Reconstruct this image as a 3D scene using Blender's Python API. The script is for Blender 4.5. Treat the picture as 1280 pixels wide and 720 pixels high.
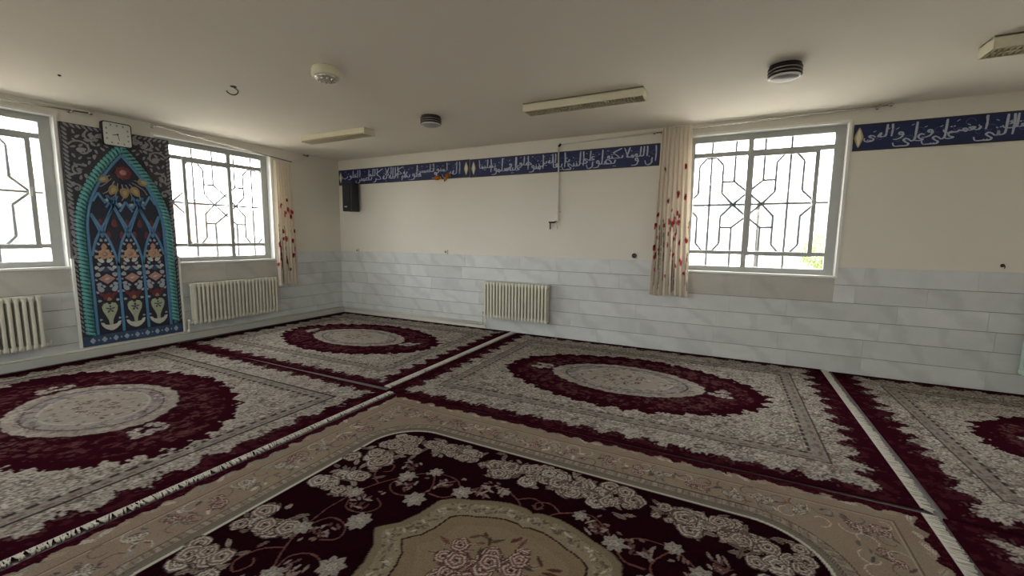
import bpy, bmesh, math, random
import numpy as np
from mathutils import Vector, Matrix

for _o in list(bpy.data.objects): bpy.data.objects.remove(_o)
SC = bpy.context.scene
COL = SC.collection
PI = math.pi

# ------------------------------------------------------------------ camera
F_PX, YAW, PITCH, ROLL = 532.67, 0.473723, 0.115763, 0.0114955
CAM = Vector((6.7854, -5.9004, 1.4711))
cd = bpy.data.cameras.new('camera'); cam = bpy.data.objects.new('camera', cd); COL.objects.link(cam)
cd.sensor_fit = 'HORIZONTAL'; cd.sensor_width = 36.0; cd.lens = F_PX / 1280 * 36.0
cd.clip_start = 0.05; cd.clip_end = 500
_fw = Vector((-math.sin(YAW)*math.cos(PITCH), math.cos(YAW)*math.cos(PITCH), -math.sin(PITCH)))
_rt = Vector((math.cos(YAW), math.sin(YAW), 0)); _up = _rt.cross(_fw)
_r2 = _rt*math.cos(ROLL) + _up*math.sin(ROLL); _u2 = -_rt*math.sin(ROLL) + _up*math.cos(ROLL)
cam.matrix_world = Matrix(((_r2.x, _u2.x, -_fw.x, CAM.x), (_r2.y, _u2.y, -_fw.y, CAM.y), (_r2.z, _u2.z, -_fw.z, CAM.z), (0, 0, 0, 1)))
SC.camera = cam

# ------------------------------------------------------------------ sky and exposure
SKY = 7.5
wd = bpy.data.worlds.new('sky'); SC.world = wd; wd.use_nodes = True
_bg = wd.node_tree.nodes['Background']
_bg.inputs['Color'].default_value = (0.98, 0.99, 1.0, 1); _bg.inputs['Strength'].default_value = SKY
SC.view_settings.view_transform = 'Standard'; SC.view_settings.look = 'None'
SC.view_settings.gamma = 1.0; SC.view_settings.use_curve_mapping = False
SC.view_settings.exposure = 1.42
SC.cycles.max_bounces = 14; SC.cycles.diffuse_bounces = 8; SC.cycles.transparent_max_bounces = 12
SC.cycles.sample_clamp_indirect = 12.0
SC.cycles.use_denoising = True

# room size (metres): x along the back wall, y towards the back wall, z up
RX, RY, RZ = 11.95, -9.0, 2.90
WIN = {1: dict(wall='A', s0=-5.46, s1=-3.87, m=-4.74, narrow='R'),
       2: dict(wall='A', s0=-2.95, s1=-1.37, m=-1.965, narrow='L'),
       3: dict(wall='B', s0=6.20, s1=7.83, m=6.915, narrow='R'),
       4: dict(wall='A', s0=-8.45, s1=-6.86, m=-7.73, narrow='R'),  # this window and the next: added out of view to brighten the room
       5: dict(wall='B', s0=9.62, s1=11.25, m=10.335, narrow='R'),
       6: dict(wall='C', s0=-2.5, s1=-.9, m=-1.7, narrow='R'), 7: dict(wall='C', s0=-5.2, s1=-3.6, m=-4.4, narrow='R'),  # invented windows behind the camera, put in for extra daylight
       8: dict(wall='D', s0=6.2, s1=7.8, m=7.0, narrow='R')}  # unseen window added to throw daylight across to the left wall
WZ0, WZ1 = 1.08, 2.76

def portal(name, loc, rot, w, h):
    ld = bpy.data.lights.new(name, 'AREA'); ld.shape = 'RECTANGLE'; ld.size = w; ld.size_y = h
    ld.cycles.is_portal = True
    o = bpy.data.objects.new(name, ld); COL.objects.link(o); o.location = loc; o.rotation_euler = rot
for _k, _w in WIN.items():
    _c = (_w['s0'] + _w['s1'])/2
    if _w['wall'] == 'A': portal('window_portal', (-0.24, _c, (WZ0+WZ1)/2), (0, -PI/2, 0), WZ1-WZ0, _w['s1']-_w['s0'])
    elif _w['wall'] == 'C': portal('window_portal', (-_c, RY-0.24, (WZ0+WZ1)/2), (PI/2, 0, 0), _w['s1']-_w['s0'], WZ1-WZ0)
    elif _w['wall'] == 'D': portal('window_portal', (RX+.24, -_c, (WZ0+WZ1)/2), (0, PI/2, 0), WZ1-WZ0, _w['s1']-_w['s0'])
    else: portal('window_portal', (_c, 0.24, (WZ0+WZ1)/2), (-PI/2, 0, 0), _w['s1']-_w['s0'], WZ1-WZ0)

# ------------------------------------------------------------------ materials
def new_mat(name):
    m = bpy.data.materials.new(name); m.use_nodes = True
    nt = m.node_tree; return m, nt, nt.nodes['Principled BSDF']
def mat(name, col, rough=0.6, metal=0.0, var=0.08, scale=6.0, bump=0.0, bscale=60.0, rnd=0.0, spec=0.5, sheen=0.0):
    m, nt, p = new_mat(name); N, L = nt.nodes, nt.links
    p.inputs['Roughness'].default_value = rough; p.inputs['Metallic'].default_value = metal
    p.inputs['Specular IOR Level'].default_value = spec
    if sheen: p.inputs['Sheen Weight'].default_value = sheen
    tc = N.new('ShaderNodeTexCoord'); nz = N.new('ShaderNodeTexNoise'); nz.inputs['Scale'].default_value = scale; nz.inputs['Detail'].default_value = 5
    L.new(tc.outputs['Object'], nz.inputs['Vector'])
    mx = N.new('ShaderNodeMix'); mx.data_type = 'RGBA'
    mx.inputs[6].default_value = (*[c*(1-var) for c in col], 1); mx.inputs[7].default_value = (*[min(1, c*(1+var)) for c in col], 1)
    L.new(nz.outputs['Fac'], mx.inputs[0]); out = mx.outputs[2]
    if rnd:
        oi = N.new('ShaderNodeObjectInfo'); hs = N.new('ShaderNodeHueSaturation'); mr = N.new('ShaderNodeMapRange')
        mr.inputs[3].default_value = 1-rnd; mr.inputs[4].default_value = 1+rnd
        L.new(oi.outputs['Random'], mr.inputs[0]); L.new(mr.outputs[0], hs.inputs['Value']); L.new(out, hs.inputs['Color']); out = hs.outputs['Color']
    L.new(out, p.inputs['Base Color'])
    if bump:
        n2 = N.new('ShaderNodeTexNoise'); n2.inputs['Scale'].default_value = bscale; n2.inputs['Detail'].default_value = 3
        L.new(tc.outputs['Object'], n2.inputs['Vector'])
        b = N.new('ShaderNodeBump'); b.inputs['Strength'].default_value = bump; b.inputs['Distance'].default_value = 0.01
        L.new(n2.outputs['Fac'], b.inputs['Height']); L.new(b.outputs['Normal'], p.inputs['Normal'])
    return m
def marble(name, c1, c2, vein):
    m, nt, p = new_mat(name); N, L = nt.nodes, nt.links
    tc = N.new('ShaderNodeTexCoord'); oi = N.new('ShaderNodeObjectInfo')
    ad = N.new('ShaderNodeVectorMath'); ad.operation = 'ADD'; cb = N.new('ShaderNodeCombineXYZ'); mu = N.new('ShaderNodeMath'); mu.operation = 'MULTIPLY'; mu.inputs[1].default_value = 37.0
    L.new(oi.outputs['Random'], mu.inputs[0]); L.new(mu.outputs[0], cb.inputs[0]); L.new(mu.outputs[0], cb.inputs[2])
    L.new(tc.outputs['Object'], ad.inputs[0]); L.new(cb.outputs[0], ad.inputs[1])
    n1 = N.new('ShaderNodeTexNoise'); n1.inputs['Scale'].default_value = 3.0; n1.inputs['Detail'].default_value = 8; n1.inputs['Distortion'].default_value = 1.2
    L.new(ad.outputs[0], n1.inputs['Vector'])
    mx = N.new('ShaderNodeMix'); mx.data_type = 'RGBA'; mx.inputs[6].default_value = (*c1, 1); mx.inputs[7].default_value = (*c2, 1)
    L.new(n1.outputs['Fac'], mx.inputs[0])
    wv = N.new('ShaderNodeTexWave'); wv.inputs['Scale'].default_value = 0.9; wv.inputs['Distortion'].default_value = 9; wv.inputs['Detail'].default_value = 5; wv.bands_direction = 'DIAGONAL'
    L.new(ad.outputs[0], wv.inputs['Vector'])
    rp = N.new('ShaderNodeValToRGB'); rp.color_ramp.elements[0].position = 0.0; rp.color_ramp.elements[0].color = (0.30, 0.30, 0.30, 1); rp.color_ramp.elements[1].position = 0.22; rp.color_ramp.elements[1].color = (0, 0, 0, 1)
    L.new(wv.outputs['Fac'], rp.inputs[0])
    m2 = N.new('ShaderNodeMix'); m2.data_type = 'RGBA'; m2.inputs[7].default_value = (*vein, 1)
    L.new(rp.outputs[0], m2.inputs[0]); L.new(mx.outputs[2], m2.inputs[6])
    hs = N.new('ShaderNodeHueSaturation'); mr = N.new('ShaderNodeMapRange'); mr.inputs[3].default_value = 0.92; mr.inputs[4].default_value = 1.06
    L.new(oi.outputs['Random'], mr.inputs[0]); L.new(mr.outputs[0], hs.inputs['Value']); L.new(m2.outputs[2], hs.inputs['Color'])
    L.new(hs.outputs['Color'], p.inputs['Base Color'])
    p.inputs['Roughness'].default_value = 0.38; p.inputs['Specular IOR Level'].default_value = 0.4
    return m
def attr_mat(name, rough=0.95, nscale=220.0, namt=0.22, bump=0.35, sheen=0.0, trans=0.0):
    m, nt, p = new_mat(name); N, L = nt.nodes, nt.links
    at = N.new('ShaderNodeAttribute'); at.attribute_name = 'Col'
    tc = N.new('ShaderNodeTexCoord'); nz = N.new('ShaderNodeTexNoise'); nz.inputs['Scale'].default_value = nscale; nz.inputs['Detail'].default_value = 3
    L.new(tc.outputs['Object'], nz.inputs['Vector'])
    mr = N.new('ShaderNodeMapRange'); mr.inputs[1].default_value = 0.3; mr.inputs[2].default_value = 0.7; mr.inputs[3].default_value = 1-namt; mr.inputs[4].default_value = 1+namt
    L.new(nz.outputs['Fac'], mr.inputs[0])
    vm = N.new('ShaderNodeVectorMath'); vm.operation = 'SCALE'
    L.new(at.outputs['Color'], vm.inputs[0]); L.new(mr.outputs[0], vm.inputs[3])
    L.new(vm.outputs[0], p.inputs['Base Color'])
    p.inputs['Roughness'].default_value = rough; p.inputs['Specular IOR Level'].default_value = 0.06 if trans else 0.0
    p.inputs['Sheen Weight'].default_value = sheen; p.inputs['Sheen Roughness'].default_value = 0.5
    b = N.new('ShaderNodeBump'); b.inputs['Strength'].default_value = bump; b.inputs['Distance'].default_value = 0.004
    L.new(nz.outputs['Fac'], b.inputs['Height']); L.new(b.outputs['Normal'], p.inputs['Normal'])
    if trans:
        tl = N.new('ShaderNodeBsdfTranslucent'); ms = N.new('ShaderNodeMixShader'); ms.inputs[0].default_value = trans
        L.new(vm.outputs[0], tl.inputs['Color']); L.new(p.outputs[0], ms.inputs[1]); L.new(tl.outputs[0], ms.inputs[2])
        L.new(ms.outputs[0], N['Material Output'].inputs['Surface'])
    return m
def glass_mat(name, tint):
    m, nt, p = new_mat(name); N, L = nt.nodes, nt.links
    N.remove(p)
    tr = N.new('ShaderNodeBsdfTransparent'); tr.inputs[0].default_value = (*tint, 1)
    gl = N.new('ShaderNodeBsdfGlossy'); gl.inputs['Roughness'].default_value = 0.02
    nz = N.new('ShaderNodeTexNoise'); nz.inputs['Scale'].default_value = 3.0
    mr = N.new('ShaderNodeMapRange'); mr.inputs[3].default_value = 0.04; mr.inputs[4].default_value = 0.07
    L.new(nz.outputs['Fac'], mr.inputs[0])
    ms = N.new('ShaderNodeMixShader'); L.new(mr.outputs[0], ms.inputs[0])
    L.new(tr.outputs[0], ms.inputs[1]); L.new(gl.outputs[0], ms.inputs[2]); L.new(ms.outputs[0], N['Material Output'].inputs['Surface'])
    return m
def amber_mat(name, col):
    m, nt, p = new_mat(name); N, L = nt.nodes, nt.links
    nz = N.new('ShaderNodeTexNoise'); nz.inputs['Scale'].default_value = 20
    mx = N.new('ShaderNodeMix'); mx.data_type = 'RGBA'; mx.inputs[6].default_value = (*[c*.7 for c in col], 1); mx.inputs[7].default_value = (*col, 1)
    L.new(nz.outputs['Fac'], mx.inputs[0]); L.new(mx.outputs[2], p.inputs['Base Color'])
    p.inputs['Roughness'].default_value = 0.12; p.inputs['Transmission Weight'].default_value = 0.35
    return m

M = dict(
 plaster=mat('cream_plaster', (0.68, 0.645, 0.565), 0.85, var=0.05, scale=1.3, bump=0.12, bscale=25),
 ceilp=mat('ceiling_paint', (0.80, 0.755, 0.67), 0.9, var=0.05, scale=0.8, bump=0.1, bscale=12),
 marble=marble('pale_grey_marble', (0.50, 0.52, 0.51), (0.66, 0.68, 0.67), (0.36, 0.38, 0.38)),
 sillm=marble('warm_stone', (0.44, 0.42, 0.385), (0.55, 0.53, 0.485), (0.35, 0.33, 0.30)),
 grout=mat('dark_joint', (0.07, 0.065, 0.06), 0.9),
 floor=mat('mosaic_floor', (0.07, 0.055, 0.052), 0.6, var=0.3, scale=40),
 white=mat('white_paint', (0.74, 0.74, 0.70), 0.45, var=0.05, scale=8),
 frame=mat('grey_window_paint', (0.36, 0.37, 0.35), 0.5, var=0.1, scale=10),
 grille=mat('grille_paint', (0.085, 0.09, 0.095), 0.6),
 glass=glass_mat('window_glass', (0.955, 0.96, 0.955)),
 rad=mat('radiator_enamel', (0.60, 0.58, 0.48), 0.38, var=0.06, scale=9),
 pipe=mat('pipe_paint', (0.62, 0.60, 0.53), 0.45, var=0.08, scale=20),
 ledge=mat('ledge_paint', (0.44, 0.45, 0.41), 0.5, var=0.1, scale=6),
 radw=mat('pale_green_enamel', (0.52, 0.64, 0.56), 0.4),
 black=mat('black_plastic', (0.012, 0.012, 0.013), 0.45, var=0.2),
 blackm=mat('black_mesh', (0.018, 0.018, 0.02), 0.8, var=0.3, scale=300, bump=0.5, bscale=400),
 chrome=mat('bright_metal', (0.72, 0.71, 0.68), 0.22, metal=1.0),
 iron=mat('dark_iron', (0.03, 0.027, 0.025), 0.5, metal=0.4),
 brown=mat('dark_brown_ring', (0.016, 0.006, 0.006), 0.35, spec=0.3),
 ring=mat('silver_ring', (0.62, 0.58, 0.55), 0.25, metal=0.7),
 opal=mat('opal_glass', (0.62, 0.62, 0.58), 0.25),
 opalg=mat('grey_opal_glass', (0.30, 0.29, 0.29), 0.35),
 lampw=mat('cream_enamel', (0.66, 0.62, 0.46), 0.4),
 louver=mat('louver_metal', (0.52, 0.47, 0.33), 0.4),
 diffuser=mat('yellowed_diffuser', (0.36, 0.31, 0.19), 0.4, bump=0.4, bscale=180),
 facet=mat('faceted_glass', (0.55, 0.53, 0.46), 0.08, metal=0.6, bump=1.0, bscale=60),
 amber=amber_mat('amber_glass', (0.75, 0.25, 0.02)),
 brass=mat('brass', (0.55, 0.36, 0.12), 0.3, metal=1.0),
 banner=mat('navy_banner', (0.014, 0.022, 0.085), 0.5, var=0.35, scale=30, spec=0.3),
 bannerb=mat('navy_banner_edge', (0.008, 0.010, 0.03), 0.5),
 letter=mat('pale_lettering', (0.42, 0.46, 0.56), 0.55, var=0.15, scale=20),
 vine=mat('muted_blue_vine', (0.07, 0.10, 0.22), 0.55),
 gold=mat('dull_gold', (0.40, 0.33, 0.16), 0.5),
 creamp=mat('cream_cartouche', (0.66, 0.63, 0.50), 0.6),
 slate=mat('slate_relief_ground', (0.035, 0.031, 0.040), 0.55, var=0.3, scale=25, bump=0.3, bscale=60),
 arab=mat('grey_relief_scroll', (0.24, 0.235, 0.25), 0.45, var=0.2, scale=20),
 teal=mat('turquoise_glaze', (0.095, 0.32, 0.31), 0.32, var=0.3, scale=14),
 tealdark=mat('teal_gap_shade_dust', (0.016, 0.085, 0.09), 0.5),  # shade and dust of the rope gaps, put into a darker core colour
 blue=mat('blue_glaze', (0.07, 0.20, 0.36), 0.35, var=0.2, scale=12),
 navy=mat('navy_relief_ground', (0.016, 0.018, 0.036), 0.5, var=0.4, scale=20),
 band=mat('blue_tile_band', (0.03, 0.07, 0.14), 0.4, var=0.3, scale=20),
 ochre=mat('ochre_glaze', (0.30, 0.205, 0.085), 0.4, var=0.3, scale=30),
 darkred=mat('dark_red_glaze', (0.13, 0.018, 0.025), 0.4, var=0.4, scale=30),
 paleblue=mat('pale_blue_glaze', (0.33, 0.36, 0.42), 0.4, var=0.25, scale=30),
 palegreen=mat('pale_green_glaze', (0.36, 0.39, 0.26), 0.4, var=0.25, scale=30),
 pink=mat('pink_clay', (0.40, 0.22, 0.18), 0.5, var=0.3, scale=30),
 peach=mat('peach_clay', (0.44, 0.28, 0.17), 0.5, var=0.3, scale=30),
 bone=mat('bone_glaze', (0.50, 0.50, 0.44), 0.4, var=0.2, scale=30),
 clockf=mat('clock_face', (0.56, 0.58, 0.53), 0.35, var=0.03),
 clockt=mat('clock_marks', (0.22, 0.22, 0.19), 0.6),
 socket=mat('socket_plate', (0.66, 0.62, 0.52), 0.4),
 fringe=mat('ivory_fringe', (0.44, 0.415, 0.355), 0.9, var=0.2, scale=60),
 rugback=mat('rug_edge_binding', (0.05, 0.012, 0.016), 0.95),
 rug=attr_mat('rug_pile', sheen=0.0),
 curtain=attr_mat('curtain_cloth', rough=0.85, nscale=300, namt=0.06, bump=0.1, trans=0.42),
 bld1=mat('beige_brick_facade', (0.45, 0.37, 0.28), 0.9, var=0.1, scale=2),
 bld2=mat('pale_facade', (0.55, 0.53, 0.50), 0.9, var=0.1, scale=1),
 bld3=mat('pinkish_facade', (0.50, 0.30, 0.25), 0.9, var=0.1, scale=1),
 bwin=mat('far_window', (0.12, 0.14, 0.16), 0.2),
 ground=mat('dusty_ground', (0.36, 0.33, 0.28), 0.95, var=0.2, scale=0.3),
 leaf=mat('tree_leaf', (0.14, 0.20, 0.05), 0.7, var=0.4, scale=3),
 bark=mat('tree_bark', (0.12, 0.09, 0.06), 0.9),
)

# ------------------------------------------------------------------ mesh helpers
class MB:
    def __init__(s): s.v = []; s.f = []; s.sm = []
    def add(s, vs, fs, smooth=False):
        o = len(s.v); s.v += [tuple(v) for v in vs]; s.f += [tuple(i+o for i in f) for f in fs]; s.sm += [smooth]*len(fs); return s
    def box(s, x0, x1, y0, y1, z0, z1, ch=0.0):
        if ch <= 0:
            v = [(x, y, z) for z in (z0, z1) for y in (y0, y1) for x in (x0, x1)]
            return s.add(v, [(0, 2, 3, 1), (4, 5, 7, 6), (0, 1, 5, 4), (2, 6, 7, 3), (0, 4, 6, 2), (1, 3, 7, 5)])
        bm = bmesh.new(); bmesh.ops.create_cube(bm, size=1.0)
        for v in bm.verts: v.co = Vector(((x0+x1)/2+v.co.x*(x1-x0), (y0+y1)/2+v.co.y*(y1-y0), (z0+z1)/2+v.co.z*(z1-z0)))
        bmesh.ops.bevel(bm, geom=bm.edges[:], offset=ch, segments=2, profile=0.6, affect='EDGES')
        bm.verts.index_update(); s.add([v.co[:] for v in bm.verts], [[v.index for v in f.verts] for f in bm.faces]); bm.free(); return s
    def tube(s, pts, r, n=8, closed=False, cap=True):
        pts = [Vector(p) for p in pts]; m = len(pts); rr = r if hasattr(r, '__len__') else [r]*m
        vs = []; up = None
        for i, p in enumerate(pts):
            a = pts[(i-1) % m] if (closed or i > 0) else p; b = pts[(i+1) % m] if (closed or i < m-1) else p
            t = (b-a).normalized()
            if up is None: up = Vector((0, 0, 1)) if abs(t.z) < 0.9 else Vector((1, 0, 0))
            u = (up - t*up.dot(t)); 
            if u.length < 1e-6: u = Vector((1, 0, 0)) - t*t.x
            u.normalize(); w = t.cross(u); up = u
            for k in range(n):
                c = 2*PI*k/n; vs.append(p + (u*math.cos(c) + w*math.sin(c))*rr[i])
        fs = []
        for i in range(m if closed else m-1):
            j = (i+1) % m
            for k in range(n): fs.append((i*n+k, i*n+(k+1) % n, j*n+(k+1) % n, j*n+k))
        if cap and not closed: fs += [tuple(range(n))[::-1], tuple((m-1)*n+k for k in range(n))]
        return s.add(vs, fs, True)
    def lathe(s, prof, n=24, c=(0, 0, 0), axis='Z'):
        vs = []
        for r, h in prof:
            for k in range(n):
                a = 2*PI*k/n; x, y = r*math.cos(a), r*math.sin(a)
                q = (x, y, h) if axis == 'Z' else ((x, h, y) if axis == 'Y' else (h, x, y))
                vs.append((q[0]+c[0], q[1]+c[1], q[2]+c[2]))
        m = len(prof); fs = [(i*n+k, i*n+(k+1) % n, (i+1)*n+(k+1) % n, (i+1)*n+k) for i in range(m-1) for k in range(n)]
        fs += [tuple(range(n))[::-1], tuple((m-1)*n+k for k in range(n))]
        return s.add(vs, fs, True)
    def prism(s, poly, y0, y1):          # polygon in X-Z extruded along Y (front face at y0)
        n = len(poly); v = [(x, y0, z) for x, z in poly] + [(x, y1, z) for x, z in poly]
        return s.add(v, [tuple(range(n)), tuple(range(2*n-1, n-1, -1))] + [(i, n+i, n+(i+1) % n, (i+1) % n) for i in range(n)])
    def strip(s, pts, w, y0, y1, nib=None):   # ribbon along an X-Z polyline, extruded along Y
        m = len(pts); L = []; R = []
        for i in range(m):
            a = pts[max(0, i-1)]; b = pts[min(m-1, i+1)]; dx, dz = b[0]-a[0], b[1]-a[1]; l = math.hypot(dx, dz) or 1e-6
            nx, nz = -dz/l, dx/l; ww = w[i] if hasattr(w, '__len__') else w
            if nib is not None: ww *= 0.5 + 0.5*abs(dx/l*math.sin(nib) - dz/l*math.cos(nib))
            L.append((pts[i][0]+nx*ww/2, pts[i][1]+nz*ww/2)); R.append((pts[i][0]-nx*ww/2, pts[i][1]-nz*ww/2))
        vs = [(x, y0, z) for x, z in L] + [(x, y0, z) for x, z in R] + [(x, y1, z) for x, z in L] + [(x, y1, z) for x, z in R]
        fs = []
        for i in range(m-1):
            fs += [(i, i+1, m+i+1, m+i), (2*m+i, 3*m+i, 3*m+i+1, 2*m+i+1), (i, 2*m+i, 2*m+i+1, i+1), (m+i, m+i+1, 3*m+i+1, 3*m+i)]
        fs += [(0, m, 3*m, 2*m), (m-1, 3*m-1, 4*m-1, 2*m-1)]
        return s.add(vs, fs)
    def mesh(s, name, m):
        me = bpy.data.meshes.new(name); me.from_pydata(s.v, [], s.f); me.materials.append(m)
        me.polygons.foreach_set('use_smooth', s.sm); me.update()
        bm = bmesh.new(); bm.from_mesh(me); bmesh.ops.recalc_face_normals(bm, faces=bm.faces[:]); bm.to_mesh(me); bm.free()
        return me
    def build(s, name, m, parent=None): return link(name, s.mesh(name, m), parent)
def link(name, me, parent=None, loc=None, rz=0.0):
    o = bpy.data.objects.new(name, me); COL.objects.link(o)
    if parent is not None: o.parent = parent
    if loc is not None: o.location = loc
    if rz: o.rotation_euler = (0, 0, rz)
    return o
def tag(o, label=None, cat=None, group=None, kind=None):
    if label: o['label'] = label
    if cat: o['category'] = cat
    if group: o['group'] = group
    if kind: o['kind'] = kind
    return o
def thing(name, label, cat, loc=(0, 0, 0), rz=0.0, group=None):
    o = bpy.data.objects.new(name, None); COL.objects.link(o); o.location = loc; o.rotation_euler = (0, 0, rz); o.empty_display_size = 0.1
    return tag(o, label, cat, group)
def smooth(pts, n=6, closed=False):      # Catmull-Rom
    m = len(pts); out = []
    if m < 3: return list(pts)
    for i in range(m if closed else m-1):
        g = (lambda k: pts[k % m]) if closed else (lambda k: pts[min(max(k, 0), m-1)])
        p0, p1, p2, p3 = g(i-1), g(i), g(i+1), g(i+2)
        for k in range(n):
            t = k/n; out.append(tuple(0.5*((2*b)+(c-a)*t+(2*a-5*b+4*c-d)*t*t+(-a+3*b-3*c+d)*t**3) for a, b, c, d in zip(p0, p1, p2, p3)))
    if not closed: out.append(tuple(pts[-1]))
    return out
RA = PI/2            # wall-local frame: X to the right as seen from the room, Y into the wall, Z up
def wall_thing(wall, name, label, cat, s, z, group=None):
    return thing(name, label, cat, (0, s, z) if wall == 'A' else (s, 0, z), RA if wall == 'A' else 0.0, group)

# ------------------------------------------------------------------ room shell
TH = 0.26
def wall_boxes(a0, a1, holes):
    mb = MB(); xs = sorted(holes); cur = a0
    for h0, h1 in xs:
        mb.box(cur, h0, 0, TH, 0, RZ); mb.box(h0, h1, 0, TH, 0, WZ0); mb.box(h0, h1, 0, TH, WZ1, RZ); cur = h1
    mb.box(cur, a1, 0, TH, 0, RZ); return mb
wall_left = tag(wall_boxes(RY, 0.0, [(WIN[k]['s0'], WIN[k]['s1']) for k in (4, 1, 2)]).build('wall_left', M['plaster']), kind='structure'); wall_left.rotation_euler = (0, 0, RA)
wall_back = tag(wall_boxes(-TH, RX+TH, [(WIN[k]['s0'], WIN[k]['s1']) for k in (3, 5)]).build('wall_back', M['plaster']), kind='structure')
wall_right = tag(wall_boxes(0, -RY, [(WIN[8]['s0'], WIN[8]['s1'])]).build('wall_right', M['plaster']), kind='structure'); wall_right.rotation_euler = (0, 0, -RA); wall_right.location = (RX, 0, 0)
wall_front = tag(wall_boxes(-RX-TH, TH, [(WIN[k]['s0'], WIN[k]['s1']) for k in (7, 6)]).build('wall_front', M['plaster']), kind='structure'); wall_front.rotation_euler = (0, 0, PI); wall_front.location = (0, RY, 0)
floor = tag(MB().box(-TH, RX+TH, RY-TH, TH, -0.15, 0).build('floor', M['floor']), kind='structure')
ceiling = tag(MB().box(-TH, RX+TH, RY-TH, TH, RZ, RZ+0.15).build('ceiling', M['ceilp']), kind='structure')

# marble dado: six courses of slabs, each slab its own piece
rng = random.Random(5)
SLT = 0.014
def dado(parent, a0, a1, holes):
    bed = MB().box(a0, a1, -0.006, 0.0, 0, 1.06); cur = a0
    for h0, h1 in holes: bed.box(cur, h0, -0.006, 0.0, 1.06, 1.195); cur = h1
    bed.box(cur, a1, -0.006, 0.0, 1.06, 1.195); bed.build('joint_bed', M['grout'], parent)
    def slab(x0, x1, z0, z1, m):
        if x1-x0 < 0.02: return
        g = 0.0022
        MB().box(-(x1-x0)/2+g*.12, (x1-x0)/2-g*.12, -SLT-rng.uniform(0, .0015), 0, 0, z1-z0-g*2, 0.0012).build('marble_slab', m, parent).location = ((x0+x1)/2, 0, z0)
    for c in range(6):
        z0, z1 = c*0.2, c*0.2+0.2; x = a0 - rng.uniform(0, .5)
        while x < a1:
            w = rng.choice([0.6, 0.7, 0.8, 0.9, 1.0]); p0, p1 = max(x, a0), min(x+w, a1); x += w
            if p1 <= a0: continue
            segs = [(p0, p1)]
            if c >= 4:
                for h0, h1 in holes:
                    ns = []
                    for q0, q1 in segs:
                        if q1 <= h0 or q0 >= h1: ns.append((q0, q1))
                        else:
                            if q0 < h0: ns.append((q0, h0))
                            if q1 > h1: ns.append((h1, q1))
                    segs = ns
            for q0, q1 in segs: slab(q0, q1, z0, z1, M['marble'])
    for h0, h1 in holes:
        h0 = max(h0, a0); k = 2
        for i in range(k): slab(h0+(h1-h0)*i/k, h0+(h1-h0)*(i+1)/k, 0.8, WZ0-0.012, M['sillm'])
dado(wall_left, -6.2, -SLT, [(WIN[k]['s0'], WIN[k]['s1']) for k in (1, 2)])
dado(wall_back, 0.0, RX-.01, [(WIN[k]['s0'], WIN[k]['s1']) for k in (3, 5)])

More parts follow.
